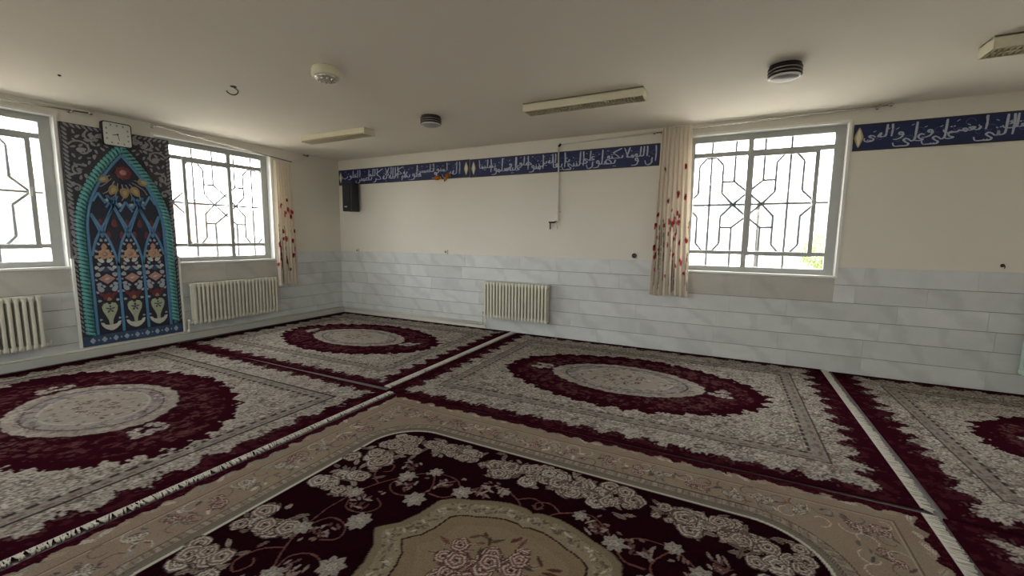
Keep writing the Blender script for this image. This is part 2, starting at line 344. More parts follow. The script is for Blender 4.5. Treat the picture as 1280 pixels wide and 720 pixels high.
# ------------------------------------------------------------------ windows
def make_window(n):
    w = WIN[n]; s0, s1, m = w['s0'], w['s1'], w['m']; c0 = (s0+s1)/2; fw = 0.055
    L, R_ = s0-c0, s1-c0; mc = m-c0; H = WZ1-WZ0
    root = MB()
    ya, yb = 0.09, 0.15
    root.box(L, R_, ya, yb, 0, 0.075).box(L, R_, ya, yb, H-0.075, H).box(L, L+0.10, ya, yb, .075, H-.075).box(R_-0.10, R_, ya, yb, .075, H-.075)
    o = root.build('window_%d' % n, M['frame'])
    if w['wall'] == 'A': o.location = (0, c0, WZ0); o.rotation_euler = (0, 0, RA)
    elif w['wall'] == 'C': o.location = (-c0, RY, WZ0); o.rotation_euler = (0, 0, PI)
    elif w['wall'] == 'D': o.location = (RX, -c0, WZ0); o.rotation_euler = (0, 0, -RA)
    else: o.location = (c0, 0, WZ0)
    tag(o, kind='structure')
    gl, gr = L+0.10, R_-0.10
    zt, zb = H-0.255, 0.225
    MB().box(gl, gr, ya+.008, yb-.004, zt, zt+.055, .004).build('transom_bar', M['frame'], o)
    MB().box(gl, gr, ya+.008, yb-.004, zb, zb+.045, .004).build('bottom_bar', M['frame'], o)
    MB().box(mc-.028, mc+.028, ya+.004, yb-.002, .075, H-.075, .004).build('mullion', M['frame'], o)
    # sliding sash, standing off from the jamb so that a narrow strip is left
    if w['narrow'] == 'R': a, b = mc+.0, mc+0.69
    else: a, b = mc-0.64, mc+.0
    sz0, sz1 = zb-.005, zt+.015
    sm = MB(); t = 0.042
    sm.box(a, b, ya-.028, ya+.004, sz0, sz0+t).box(a, b, ya-.028, ya+.004, sz1-t, sz1).box(a, a+t, ya-.028, ya+.004, sz0+t, sz1-t).box(b-t, b, ya-.028, ya+.004, sz0+t, sz1-t)
    sash = sm.build('sliding_sash', M['frame'], o)
    MB().box(a+t-.006, b-t+.006, ya-.015, ya-.011, sz0+t-.006, sz1-t+.006).build('pane', M['glass'], sash)
    hx = (b-t/2) if w['narrow'] == 'R' else (a+t/2)
    MB().box(hx-.012, hx+.012, ya-.045, ya-.028, H*.47, H*.53, .004).build('sash_latch', M['frame'], sash)
    for x0, x1 in ((gl, mc-.028), (mc+.028, gr)):
        for z0, z1 in ((.075, zb), (zb+.045, zt), (zt+.055, H-.075)):
            MB().box(x0, x1, ya+.030, ya+.034, z0, z1).build('pane', M['glass'], o)
    # white plaster trim round the opening and stone sill
    tm = MB(); e = 0.022
    tm.box(L-e, L+.004, -.018, ya, 0, H+e).box(R_-.004, R_+e, -.018, ya, 0, H+e).box(L+.004, R_-.004, -.018, ya, H-.004, H+e)
    tm.build('reveal_trim', M['white'], o)
    MB().box(L-e, R_+e, -.03, ya, -.014, .012, .004).build('sill', M['white'], o)
    # iron grille outside: octagons and crossing diagonals
    gc = mc + (0.0 if w['wall'] == 'B' else -0.02); zm = 1.925-WZ0; y = 0.21; gm = MB(); r = 0.0135
    def bar(p, q): gm.tube([(gc+p[0], y, zm+p[1]), (gc+q[0], y, zm+q[1])], r, 6)
    def poly(ps):
        for p, q in zip(ps[:-1], ps[1:]): bar(p, q)
    lim0, lim1 = L+.02-gc, R_-.02-gc
    cols = [k for k in (-3*.425, -.425, .425, 3*.425) if lim0+.06 < k < lim1-.06]
    bar((lim0, 0), (lim1, 0))
    for sgn in (1, -1):
        for cx in cols:
            poly([(cx-.137, .0+sgn*.148), (cx-.137, sgn*.49), (cx-.06, sgn*.585), (cx+.06, sgn*.585), (cx+.137, sgn*.49), (cx+.137, sgn*.148)])
        for k in (-1, 1):
            poly([(k*.157, sgn*.80), (k*.157, sgn*.285), (0, sgn*.148), (-k*.157, 0), (-k*.29, -sgn*.148)])
            bar((k*.157, sgn*.285), (k*.29, sgn*.285))
            ex = lim1 if k > 0 else lim0
            if abs(ex) > .58: poly([(k*.562, sgn*.148), (k*.70 if abs(ex) > .70 else ex, sgn*.01)])
    for cx in cols: bar((cx, -.80), (cx, .80))
    for zz in (-.80, .80): bar((lim0, zz), (lim1, zz))
    gm.build('iron_grille', M['grille'], o)
    return o
for n_ in WIN: make_window(n_)  # builds the real windows and the unseen ones added for daylight

# skirting ledge on the left wall and cove under the ceiling
tag(MB().box(-6.2, -0.02, -0.075, -SLT-.003, 0, 0.094, 0.006).build('baseboard_left', M['ledge']), kind='structure').rotation_euler = (0, 0, RA)
tag(MB().box(0.075, 3.30, -0.030, -SLT, 0, 0.06, 0.004).build('baseboard_back', M['pipe']), kind='structure')

# ------------------------------------------------------------------ rugs (pile colour per vertex, drawn by rule)
def vnoise(X, Y, s, seed):
    r = np.random.RandomState(seed); T = r.rand(64, 64)
    x = X/s+seed*3.7; y = Y/s+seed*1.9; xi = np.floor(x).astype(int); yi = np.floor(y).astype(int); fx = x-xi; fy = y-yi
    fx = fx*fx*(3-2*fx); fy = fy*fy*(3-2*fy)
    a = T[xi % 64, yi % 64]; b = T[(xi+1) % 64, yi % 64]; c = T[xi % 64, (yi+1) % 64]; d = T[(xi+1) % 64, (yi+1) % 64]
    return (a*(1-fx)+b*fx)*(1-fy)+(c*(1-fx)+d*fx)*fy
def fbm(X, Y, s, seed): return 0.55*vnoise(X, Y, s, seed)+0.3*vnoise(X, Y, s/2.1, seed+1)+0.15*vnoise(X, Y, s/4.3, seed+2)
class Canvas:
    def __init__(c, w, h, step):
        c.nx = int(round(w/step))+1; c.ny = int(round(h/step))+1; c.w = w; c.h = h
        x = np.linspace(-w/2, w/2, c.nx); y = np.linspace(-h/2, h/2, c.ny); c.X, c.Y = np.meshgrid(x, y); c.C = np.zeros((c.ny, c.nx, 3)); c.x = x; c.y = y
    def fill(c, mask, col, a=1.0):
        m = (mask*a)[..., None] if mask.dtype != bool else (mask.astype(float)*a)[..., None]
        c.C = c.C*(1-m)+np.array(col)*m
    def win(c, cx, cy, r):
        i0, i1 = np.searchsorted(c.x, cx-r), np.searchsorted(c.x, cx+r); j0, j1 = np.searchsorted(c.y, cy-r), np.searchsorted(c.y, cy+r)
        return slice(j0, j1), slice(i0, i1)
    def put(c, sl, mask, col, a=1.0):
        m = (mask.astype(float)*a)[..., None]; c.C[sl] = c.C[sl]*(1-m)+np.array(col)*m
    def rose(c, cx, cy, R, rot, pal):          # outline, petals, folds, heart
        sl = c.win(cx, cy, R*1.3); dx = c.X[sl]-cx; dy = c.Y[sl]-cy
        if dx.size == 0: return
        r = np.hypot(dx, dy)/R; t = np.arctan2(dy, dx)+rot
        lim = 0.86+0.13*np.abs(np.cos(2.5*t)); out = r < lim; c.put(sl, r < lim+0.10, pal[0], 0.8)
        c.put(sl, out, pal[1])
        sp = np.mod(r*2.6+t/(2*PI)*1.0+0.12*np.sin(5*t), 1.0)
        c.put(sl, out & (sp < 0.30), pal[2]); c.put(sl, out & (sp > 0.30) & (sp < 0.40), pal[0], 0.75)
        c.put(sl, out & (sp > 0.62) & (sp < 0.86), pal[3])
        c.put(sl, r < 0.16, pal[0])
    def leaf(c, cx, cy, L, W, rot, col, vein=None):
        sl = c.win(cx, cy, L); dx = c.X[sl]-cx; dy = c.Y[sl]-cy
        if dx.size == 0: return
        u = (dx*math.cos(rot)+dy*math.sin(rot))/L; v = (-dx*math.sin(rot)+dy*math.cos(rot))/W
        k = np.clip(1-(2*u)**2, 0, 1)*(1+0.15*np.sin(u*40)); mk = (np.abs(v) < 0.5*k) & (np.abs(u) < .5); c.put(sl, mk, col)
        if vein is not None: c.put(sl, mk & (np.abs(v) < 0.09), vein, 0.8)
    def line(c, pts, w, col, a=1.0):
        for (x0, y0), (x1, y1) in zip(pts[:-1], pts[1:]):
            cx, cy = (x0+x1)/2, (y0+y1)/2; l = math.hypot(x1-x0, y1-y0) or 1e-9
            sl = c.win(cx, cy, l/2+w*1.5); dx = c.X[sl]-x0; dy = c.Y[sl]-y0
            if dx.size == 0: continue
            t = np.clip((dx*(x1-x0)+dy*(y1-y0))/l**2, 0, 1); d = np.hypot(dx-t*(x1-x0), dy-t*(y1-y0)); c.put(sl, d < w/2, col, a)
MAR, MAR2, MAR3 = (0.034, 0.0048, 0.0100), (0.095, 0.022, 0.030), (0.22, 0.095, 0.092)
CRM, CRM2, CRM3 = (0.43, 0.375, 0.315), (0.54, 0.485, 0.425), (0.31, 0.255, 0.215)
TAN, TAN2, TAN3 = (0.385, 0.295, 0.215), (0.28, 0.21, 0.155), (0.46, 0.375, 0.285)
DRK, GRY, PNK, ROS = (0.045, 0.03, 0.03), (0.33, 0.33, 0.31), (0.36, 0.24, 0.215), (0.26, 0.115, 0.10)
PALR = [DRK, (0.36, 0.285, 0.24), (0.55, 0.47, 0.39), (0.235, 0.16, 0.13)]
PALC = [(.22, .18, .16), (0.44, 0.40, 0.35), (0.61, 0.56, 0.50), (0.33, 0.27, 0.235)]

def rug_medallion(w, h, step, seed, oa=1.31, ob=.83, ia=.77, ib=.46):
    c = Canvas(w, h, step); X, Y = c.X, c.Y; A, B = w/2, h/2; ax, ay = np.abs(X), np.abs(Y)
    q = random.Random(seed)
    n1 = fbm(X, Y, .16, seed); n2 = fbm(X, Y, .05, seed+5); n3 = fbm(X, Y, .02, seed+9)
    dx, dy = A-ax, B-ay; d = np.minimum(dx, dy)
    # cream ground with tonal scrollwork
    c.fill(np.ones_like(X), CRM); c.fill(np.clip((n1-.35)*2, 0, 1), CRM2, .35)
    sw = fbm(X, Y, .085, seed+20)
    for k, (col, th) in enumerate((((0.20, 0.155, 0.14), .075), ((.60, .555, .50), .13))):
        f = np.mod(sw*11+k*.45, 1); c.fill(f < th*1.6, col, .9)
    for _ in range(900):
        x, y = q.uniform(-A+.1, A-.1), q.uniform(-B+.1, B-.1); c.rose(x, y, q.uniform(.022, .050), q.random()*6, PALC if q.random() < .75 else [CRM3, PNK, CRM2, CRM3])
        c.leaf(x+q.uniform(-.06, .06), y+q.uniform(-.06, .06), q.uniform(.05, .10), q.uniform(.015, .028), q.random()*6, q.choice([(.60, .56, .50), CRM3, GRY, (.24, .2, .18), CRM2]))
    for _ in range(500):
        x, y = q.uniform(-A+.1, A-.1), q.uniform(-B+.1, B-.1); a = q.random()*6; pts = [(x+math.cos(a+t*1.1)*.045*(1-t/6), y+math.sin(a+t*1.1)*.045*(1-t/6)) for t in np.linspace(0, 3.5, 7)]
        c.line(pts, step*1.25, q.choice([(0.20, .16, .15), CRM2, (0.24, .19, .17)]), .8)
    # border guard stripes
    gx, gy = dx-.345, dy-.345; g = np.minimum(gx, gy)
    c.fill((g > .0) & (g < .11), (0.35, 0.305, 0.27), .65)
    along = np.where(gx < gy, Y, X)
    c.fill((g > .000) & (g < .016), DRK, .85)
    c.fill((g > .095) & (g < .120) & (np.mod(along+n2*.03, .085) < .052), DRK, .8)
    c.fill((g > .035) & (g < .060) & (np.mod(along*1.0+.02, .12) < .05), ROS, .55)
    c.fill((g > .135) & (g < .142), CRM3, .7)
    # maroon outer edge with leafy serrated inner side
    wid = np.where(dx < dy, .16, .105)
    al2 = np.where(dx < dy, Y, X)
    tooth = np.where(dx < dy, .10, .055)*np.abs(np.mod(al2/.23+.15*vnoise(al2, al2*0, .3, seed+3), 1)-.5)*2 + .06*(n2-.5)*2 + .03*(np.mod(al2/.045+n1*2, 1))
    edge = d-(wid+tooth-.03)
    c.fill(edge < .012, (0.50, 0.46, 0.42), .9); c.fill(edge < 0, MAR)
    c.fill((edge < -.015) & (n2 > .60), MAR2, .9); c.fill((edge < -.008) & (edge > -.06) & (n3 > .62), (0.25, 0.15, 0.13), .8)
    # medallion
    e1 = np.power(ax/oa, 1.75)+np.power(ay/ob, 1.9); ang = np.arctan2(Y/ob, X/oa)
    ser = .10*np.abs(np.mod(ang*18/PI+.4*n1, 1)-.5)*2+.26*(n2-.5)+.10*(n3-.5)
    m1 = e1 < .98+ser
    c.fill(e1 < 1.03+ser, CRM2, .8); c.fill(m1, MAR); body = (e1 < .86)
    c.fill(body & (n2 > .56), MAR2, .9); c.fill(body & (n2 > .60) & (n3 > .5), MAR3, .85); c.fill(body & (n1 > .6) & (n3 > .6), (0.24, .12, .11), .8)
    for _ in range(150):
        a = q.random()*2*PI; rr = q.uniform(.72, .9); x, y = .94*oa*rr*math.cos(a), .94*ob*rr*math.sin(a)
        c.leaf(x, y, q.uniform(.06, .12), .03, q.random()*6, q.choice([MAR3, MAR2, (0.2, .08, .08)]), MAR)
    for sx in (-1, 1):
        for k in range(16): c.rose(sx*(ia+.15+q.uniform(-.08, .1)), q.uniform(-.11, .11), q.uniform(.02, .04), q.random()*6, PALC)
    e2 = np.power(ax/ia, 1.75)+np.power(ay/ib, 1.9); ang2 = np.arctan2(Y/ib, X/ia)
    ser2 = .05*np.abs(np.mod(ang2*14/PI, 1)-.5)*2+.09*(n2-.5)
    in2 = e2 < 1+ser2
    c.fill(e2 < 1.06+ser2, DRK, .5); c.fill(in2, (0.42, 0.37, 0.32)); c.fill(in2 & (n2 > .55), CRM2, .6)
    c.fill(in2 & (n3 > .62), PNK, .6)
    c.fill((np.abs(e2-.70) < .022), (0.13, .09, .09), .85); c.fill((np.abs(e2-.76) < .012), CRM3, .8)
    c.fill((e2 < .68) & (e2 > .44), (0.40, .36, .34), .8); c.fill((e2 < .68) & (e2 > .44) & (n2 > .57), (.27, .22, .21), .7)
    c.fill(e2 < .44, (0.44, .385, .32), .85); c.fill(np.abs(e2-.44) < .02, CRM2, .8)
    for _ in range(190):
        a = q.random()*2*PI; rr = math.sqrt(q.random())*.92; x, y = ia*rr*math.cos(a), ib*rr*math.sin(a)
        c.leaf(x, y, q.uniform(.03, .07), q.uniform(.014, .024), q.random()*6, q.choice([CRM2, (0.30, .24, .22), ROS, GRY]))
    for k in range(9): c.rose(.2*math.cos(k*.7)*(k > 0), .11*math.sin(k*.7)*(k > 0), .035, k, [DRK, PNK, CRM2, ROS])
    return c

def rug_rose(w, h, step, seed):
    c = Canvas(w, h, step); X, Y = c.X, c.Y; A, B = w/2, h/2; ax, ay = np.abs(X), np.abs(Y); q = random.Random(seed)
    n1 = fbm(X, Y, .14, seed); n2 = fbm(X, Y, .045, seed+5); n3 = fbm(X, Y, .016, seed+9)
    dx, dy = A-ax, B-ay; d = np.minimum(dx, dy); al = np.where(dx < dy, Y, X)
    c.fill(np.ones_like(X), TAN); c.fill(np.clip((n1-.4)*2.5, 0, 1), (0.36, .27, .215), .6); c.fill(np.clip((.45-n1)*2.5, 0, 1), (0.37, .33, .25), .6)
    def per(dd, n, fn):                    # run along the border at distance dd from the edge
        a, b = A-dd, B-dd; tot = 4*(a+b)
        for k in range(n):
            t = tot*(k+q.uniform(-.2, .2))/n % tot
            if t < 2*a: fn(-a+t, b, 0)
            elif t < 2*a+2*b: fn(a, b-(t-2*a), PI/2)
            elif t < 4*a+2*b: fn(a-(t-2*a-2*b), -b, 0)
            else: fn(-a, -b+(t-4*a-2*b), PI/2)
    # light leafy fringe between the maroon rim and the tan border
    rim = d-(.050+.03*np.abs(np.mod(al/.15, 1)-.5)*2+.06*(n2-.5))
    per(.085, 150, lambda x, y, r: c.leaf(x, y, q.uniform(.07, .12), .026, r+q.uniform(-.9, .9), q.choice([TAN3, CRM2, CRM, GRY]), TAN2))
    c.fill(rim < 0, MAR); c.fill((rim < 0) & (n3 > .6), MAR2, .8)
    c.fill(np.abs(d-.165) < .003, (0.16, .12, .09), .8); c.fill(np.abs(d-.178) < .004, CRM2, .5)
    def spray(x, y, r):
        t = q.random()
        for _ in range(9): c.leaf(x+q.uniform(-.09, .09), y+q.uniform(-.06, .06), q.uniform(.035, .075), q.uniform(.012, .022), q.random()*6, q.choice([(0.17, .15, .13), (0.22, .2, .17), GRY, (0.28, .16, .14), CRM2]), None)
        pal = [(0.20, .10, .09), (0.34, .20, .18), (0.52, .45, .38), (0.27, .13, .12)] if t < .5 else [(0.18, .15, .13), (0.40, .35, .28), (0.54, .49, .41), (0.30, .26, .21)]
        for _ in range(3): c.rose(x+q.uniform(-.05, .05), y+q.uniform(-.04, .04), q.uniform(.022, .042), q.random()*6, pal)
    per(.29, 62, spray)
    def curl(x, y, r):
        a = q.random()*6; pts = [(x+math.cos(a+t)*.06*(1-t/7), y+math.sin(a+t)*.06*(1-t/7)) for t in np.linspace(0, 4.2, 12)]
        c.line(pts, .006, q.choice([(0.16, .13, .11), (0.22, .19, .16), CRM2]), .85)
    per(.235, 95, curl); per(.345, 85, curl)
    # field outline with stepped round corners
    fx, fy = A-.53, B-.505
    def box_sd(a, b, r):
        qx, qy = ax-(a-r), ay-(b-r); return np.hypot(np.maximum(qx, 0), np.maximum(qy, 0))+np.minimum(np.maximum(qx, qy), 0)-r
    sd = box_sd(fx, fy, .33)
    notch = (ax-(fx-.30))**2+(ay-(fy+.0))**2
    c.fill((sd < .125), (0.35, .29, .22), .8)
    for o_, t_, col, a_ in ((.118, .0035, (.14, .11, .09), .85), (.060, .003, (.14, .11, .09), .85), (.088, .010, CRM3, .5), (.034, .016, (0.25, .235, .19), .8), (.010, .008, (0.56, .53, .45), 1), (.050, .003, (.16, .13, .11), .7)):
        c.fill(np.abs(sd-o_) < t_, col, a_)
    c.fill((np.abs(sd-.092) < .022) & (np.mod(al/.07+n2, 1) < .45), (0.45, .40, .33), .6)
    c.fill((np.abs(sd-.092) < .020) & (np.mod(al/.035+n1, 1) < .22), (0.20, .16, .13), .6)
    ins = sd < 0.0
    c.fill(ins, (0.0115, 0.0022, 0.0040)); c.fill(ins & (n3 > .62), (0.017, .003, .0055), .8)
    # rose garlands just inside the field outline
    gar = []
    a_, b_ = fx-.185, fy-.185
    def clus(x, y, big):
        for _ in range(int(20*big)):
            c.leaf(x+q.uniform(-.19, .19)*big, y+q.uniform(-.13, .13)*big, q.uniform(.05, .10), q.uniform(.022, .034), q.random()*6, q.choice([(0.36, .29, .23), (0.30, .25, .21), (0.42, .35, .28), (0.27, .19, .165)]), (.12, .07, .06))
        for _ in range(int(12*big)):
            c.rose(x+q.uniform(-.16, .16)*big, y+q.uniform(-.095, .095)*big, q.uniform(.038, .068), q.random()*6, PALR if q.random() < .7 else [DRK, (0.42, .36, .30), (0.56, .52, .46), (0.28, .22, .18)])
    for sx in (-1, 1):
        for sy in (-1, 1):
            clus(sx*(a_-.08), sy*(b_-.06), 1.1); clus(sx*(a_-.34), sy*(b_+.02), .9); clus(sx*(a_+.01), sy*(b_-.30), .9)
            clus(sx*.28, sy*(b_+.02), 1.1); clus(sx*.66, sy*(b_+.03), .55); clus(sx*.03, sy*(b_+.02), .8); clus(sx*(a_+.0), sy*.22, 1.0)
            for t in range(12):
                u = (t+.5)/12; c.leaf(sx*(a_-.1)*u, sy*(b_+.03+q.uniform(-.03, .03)), .08, .028, q.random()*6, q.choice([(0.34, .27, .22), (0.26, .18, .16)]), (.1, .06, .05))
                c.rose(sx*(a_-.1)*u+q.uniform(-.03, .03), sy*(b_+.0+q.uniform(-.05, .05)), .026, q.random()*6, PALR)
    # scrolling stems with blossoms
    st = (0.27, .12, .10)
    for sx in (-1, 1):
        for sy in (-1, 1):
            S = lambda p: (sx*p[0], sy*p[1])
            for arc in ([(.98, .17), (.93, .30), (.83, .44), (.70, .55), (.54, .55), (.44, .47), (.38, .54), (.27, .61), (.13, .55), (.07, .48)],
                        [(.83, .44), (.86, .33), (.78, .27), (.68, .30), (.62, .40), (.70, .55)], [(.93, .30), (1.02, .36), (1.05, .46), (.99, .50), (.96, .44), (.99, .41)],
                        [(.44, .47), (.50, .37), (.60, .36)], [(.13, .55), (.05, .60), (-.02, .57), (.0, .52), (.03, .54)], [(.98, .17), (.92, .05), (.80, .06), (.76, .14), (.83, .19)], [(.98, .17), (1.0, .0)]):
                c.line(smooth([S(p) for p in arc], 6), .0085, st, .95)
            for (x, y, R) in ((.83, .44, .055), (.70, .56, .045), (.64, .28, .065), (.44, .46, .06), (.23, .58, .04), (.98, .17, .05), (.77, .01, .06)):
                for k in range(7): c.leaf(*S((x+.55*R*math.cos(k*.9), y+.55*R*math.sin(k*.9))), R*1.1, R*.6, k*.9*sx*sy, (0.40, .36, .31), (0.30, .25, .215))
                c.rose(*S((x, y)), R*.45, 1, [(0.25, .2, .18), (0.46, .42, .37), (.5, .46, .42), (0.33, .29, .25)])
            for (x, y) in ((.78, .37), (.56, .47), (.34, .53), (.88, .12), (.90, .55)):
                for k in range(16): c.leaf(*S((x+q.uniform(-.055, .055), y+q.uniform(-.05, .05))), q.uniform(.03, .07), .016, q.random()*6, q.choice([(0.24, .12, .11), (0.34, .26, .23), (0.2, .09, .08), (.4, .33, .3)]))
            for _ in range(16):
                x, y = q.choice([(.6, .42), (.75, .5), (.3, .58), (.9, .25), (.5, .52)]); c.leaf(*S((x+q.uniform(-.08, .08), y+q.uniform(-.06, .06))), .035, .016, q.random()*6, q.choice([(0.3, .2, .16), (0.36, .28, .22)]))
    # central medallion
    pts = [(0, .475), (.04, .495), (.14, .497), (.24, .470), (.34, .425), (.45, .385), (.505, .335), (.515, .27), (.53, .19), (.57, .09), (.655, 0)]
    th = np.array([math.atan2(p[1], p[0]) for p in pts])[::-1]; rr = np.array([math.hypot(*p) for p in pts])[::-1]
    ang = np.arctan2(ay, ax); rad = np.hypot(X, Y)/np.interp(ang, th, rr)
    c.fill(rad < 1.012, (.16, .12, .08)); c.fill(rad < 1.0, (0.37, .30, .20)); c.fill((rad < 1) & (rad > .93), (0.30, .235, .15), .7)
    vn = (rad < .93) & (rad > .78)
    c.fill(vn & (n2 > .60) & (n3 > .45), (0.44, .40, .33), .8); c.fill(vn & (n3 > .66), (0.17, .14, .10), .8)
    for k in range(120):
        a = 2*PI*k/120; R0 = np.interp(math.atan2(abs(math.sin(a)), abs(math.cos(a))), th, rr)*(.855+.03*math.sin(k*1.3)); c.leaf(R0*math.cos(a), R0*math.sin(a), .036, .013, q.random()*6, q.choice([(0.20, .17, .13), (0.50, .46, .38), (0.26, .22, .17)]))
    c.fill(np.abs(rad-.735) < .0095, (0.05, .022, .018)); c.fill(rad < .725, (0.36, .275, .175)); c.fill((rad < .725) & (rad > .6), (0.33, .245, .15), .6)
    for k in range(90):
        a = q.random()*2*PI; R0 = math.sqrt(q.random())*.52
        c.leaf(.56*R0*math.cos(a)*1.1, .47*R0*math.sin(a)*1.1, q.uniform(.05, .09), q.uniform(.018, .03), q.random()*6, q.choice([(0.22, .09, .07), (0.30, .15, .12), (0.18, .16, .11), (0.42, .30, .24)]), (.1, .05, .04))
    for k in range(34):
        a = q.random()*2*PI; R0 = math.sqrt(q.random())*.40
        c.rose(.62*R0*math.cos(a), .50*R0*math.sin(a), q.uniform(.03, .058), q.random()*6, [(0.10, .04, .035), (0.40, .24, .20), (0.56, .48, .41), (0.24, .09, .08)])
    return c

def make_rug(name, label, canvas, cx, cy, rz, seed, ends=(1,), fl=1.0, gain=1.0):
    t = thing(name, label, 'rug', (cx, cy, 0), rz, 'machine woven rugs covering the floor')
    c = canvas; nx, ny = c.nx, c.ny
    dxe = c.w/2-np.abs(c.X); dye = c.h/2-np.abs(c.Y); d = np.minimum(dxe, dye)
    lum = c.C.mean(axis=2)
    Z = 0.0115+0.0012*np.clip(lum/.5, 0, 1)+0.0016*(fbm(c.X, c.Y, .5, seed)-.5)*np.clip(d/.1, 0, 1)
    Xw = c.X+np.clip(1-dxe/.35, 0, 1)*.012*(vnoise(c.Y, c.Y*0, .6, seed+1)-.5)*2*np.sign(c.X)*0.5
    Yw = c.Y+np.clip(1-dye/.35, 0, 1)*.012*(vnoise(c.X, c.X*0, .6, seed+2)-.5)*2*np.sign(c.Y)*0.5
    V = np.stack([Xw, Yw, Z], -1).reshape(-1, 3)
    i = np.arange(nx*ny).reshape(ny, nx); Fq = np.stack([i[:-1, :-1], i[:-1, 1:], i[1:, 1:], i[1:, :-1]], -1).reshape(-1, 4)
    ring = np.concatenate([i[0, :], i[1:, -1], i[-1, -2::-1], i[-2:0:-1, 0]]); nb = len(V)
    low = V[ring].copy(); low[:, 2] = 0.0005; V = np.concatenate([V, low]); k = np.arange(len(ring)); k2 = (k+1) % len(ring)
    Fs = np.stack([ring[k], nb+k, nb+k2, ring[k2]], -1); Fq = np.concatenate([Fq, Fs])
    me = bpy.data.meshes.new('pile'); me.vertices.add(len(V)); me.vertices.foreach_set('co', V.astype(np.float32).ravel())
    me.loops.add(Fq.size); me.loops.foreach_set('vertex_index', Fq.astype(np.int32).ravel())
    me.polygons.add(len(Fq)); me.polygons.foreach_set('loop_start', np.arange(0, Fq.size, 4, dtype=np.int32)); me.polygons.foreach_set('loop_total', np.full(len(Fq), 4, dtype=np.int32))
    me.update(); me.validate()
    at = me.color_attributes.new('Col', 'FLOAT_COLOR', 'POINT'); C = np.ones((len(V), 4), dtype=np.float32); _l = c.C.mean(axis=2, keepdims=True); C[:nb, :3] = (gain*c.C*np.clip(.52*(_l/.40)**.5+.80*np.exp(-_l/.04), 0, 1.1)).reshape(-1, 3); C[nb:, :3] = MAR
    at.data.foreach_set('color', C.ravel()); me.materials.append(M['rug']); me.polygons.foreach_set('use_smooth', np.ones(len(Fq), dtype=bool))
    link('pile', me, t)
    q = random.Random(seed)
    for sx in ends:
        fm = MB(); y = -c.h/2
        while y < c.h/2-.012:
            ln = fl*q.uniform(.040, .058)*(1+.08*math.sin(y*3+seed)+.06*math.sin(y*11)); sk = q.uniform(-.022, .022); x0 = sx*(c.w/2-.012); x1 = sx*(c.w/2+ln); wd_ = q.uniform(.005, .011); z1 = q.uniform(.008, .015)
            v = [(x0, y, .008), (x0, y+wd_, .008), (x1, y+sk+wd_*.7, .0015), (x1, y+sk, .0015), (x0, y, .0155), (x0, y+wd_, .0155), (x1, y+sk+wd_*.7, z1), (x1, y+sk, z1)]
            fm.add(v, [(0, 3, 2, 1), (4, 5, 6, 7), (0, 1, 5, 4), (1, 2, 6, 5), (2, 3, 7, 6), (3, 0, 4, 7)]); y += q.uniform(.007, .011)
        tag(fm.build('fringe', M['fringe'], t), kind='stuff')
    return t

_c1 = rug_medallion(3.90, 2.88, .0110, 3); _c2 = rug_medallion(3.82, 2.96, .0105, 11, 1.40, .87, .72, .52)
_cf = rug_rose(3.75, 2.98, .0060, 7)
make_rug('medallion_rug', 'cream and maroon oval medallion rug filling the corner under the black loudspeaker', rug_medallion(3.64, 2.84, .0115, 21), 1.995, -1.475, .018, 1)
make_rug('medallion_rug', 'cream and maroon oval medallion rug in front of the arched tile panel', _c2, 2.075, -4.415, .0, 2, fl=.62)
make_rug('medallion_rug', 'cream and maroon oval medallion rug along the wall between cream radiator and flowered curtain', _c1, 5.855, -1.472, .010, 3)
make_rug('medallion_rug', 'cream and maroon medallion rug beyond the frayed fringe, right of the back window', _c1, 9.845, -1.48, .010, 4)
make_rug('rose_rug', 'dark maroon rug with rose garlands, tan scalloped medallion and wide beige flower border', _cf, 5.928, -4.432, .0, 5, gain=1.15)
make_rug('medallion_rug', 'cream and maroon oval medallion rug beside the dark rose rug, past its fringed end', _c2, 9.79, -4.435, .0, 6)

# ------------------------------------------------------------------ radiators
def section_mesh(m):
    mb = MB(); h = 0.585
    mb.box(-.0165, .0165, -.150, -.096, .018, h-.018, .011)          # front column
    mb.box(-.0165, .0165, -.088, -.036, .018, h-.018, .011)          # rear column
    mb.box(-.0265, .0265, -.142, -.044, h-.062, h-.004, .014)        # top header
    mb.box(-.0265, .0265, -.142, -.044, .004, .060, .014)            # bottom header
    return mb.mesh('radiator_section', m)
SEC = section_mesh(M['rad']); SECW = section_mesh(M['radw'])
def radiator(wall, s0, n, pitch, label, valve_left=True, me=None, z=.215):
    t = wall_thing(wall, 'radiator', label, 'radiator', s0, z, 'column radiators along the walls'); t.location += Vector((.017, 0, 0) if wall == 'A' else (0, -.017, 0))
    for k in range(n): link('radiator_section', me or SEC, t, ((k+.5)*pitch, 0, 0))
    w = n*pitch
    for x in (.15, w-.15): MB().box(x-.012, x+.012, -.06, -.002, .50, .53, .003).box(x-.012, x+.012, -.012, -.002, .40, .56, .003).build('wall_bracket', M['pipe'], t)
    for x in (.0, w): MB().lathe([(.0, -.012), (.017, -.012), (.021, -.004), (.021, .008), (.0, .008)], 12, (x, -.093, .553), 'X').build('end_plug', M['rad'] if me is None else me.materials[0], t)
    e = -1 if valve_left else 1; x0 = 0 if valve_left else w
    v = MB(); v.lathe([(.0, 0), (.013, 0), (.013, .045), (.0, .045)], 12, (x0-(.045 if valve_left else 0), -.093, .03), 'X')
    v.lathe([(.0, -.02), (.016, -.02), (.018, 0), (.018, .03), (.012, .036), (.0, .036)], 14, (x0+e*.045, -.093, .045)); v.build('valve', M['pipe'], t)
    return t, x0+e*.045
rad_b, vx = radiator('B', 3.335, 20, .0545, 'cream column radiator on the marble wall below the blue inscription')
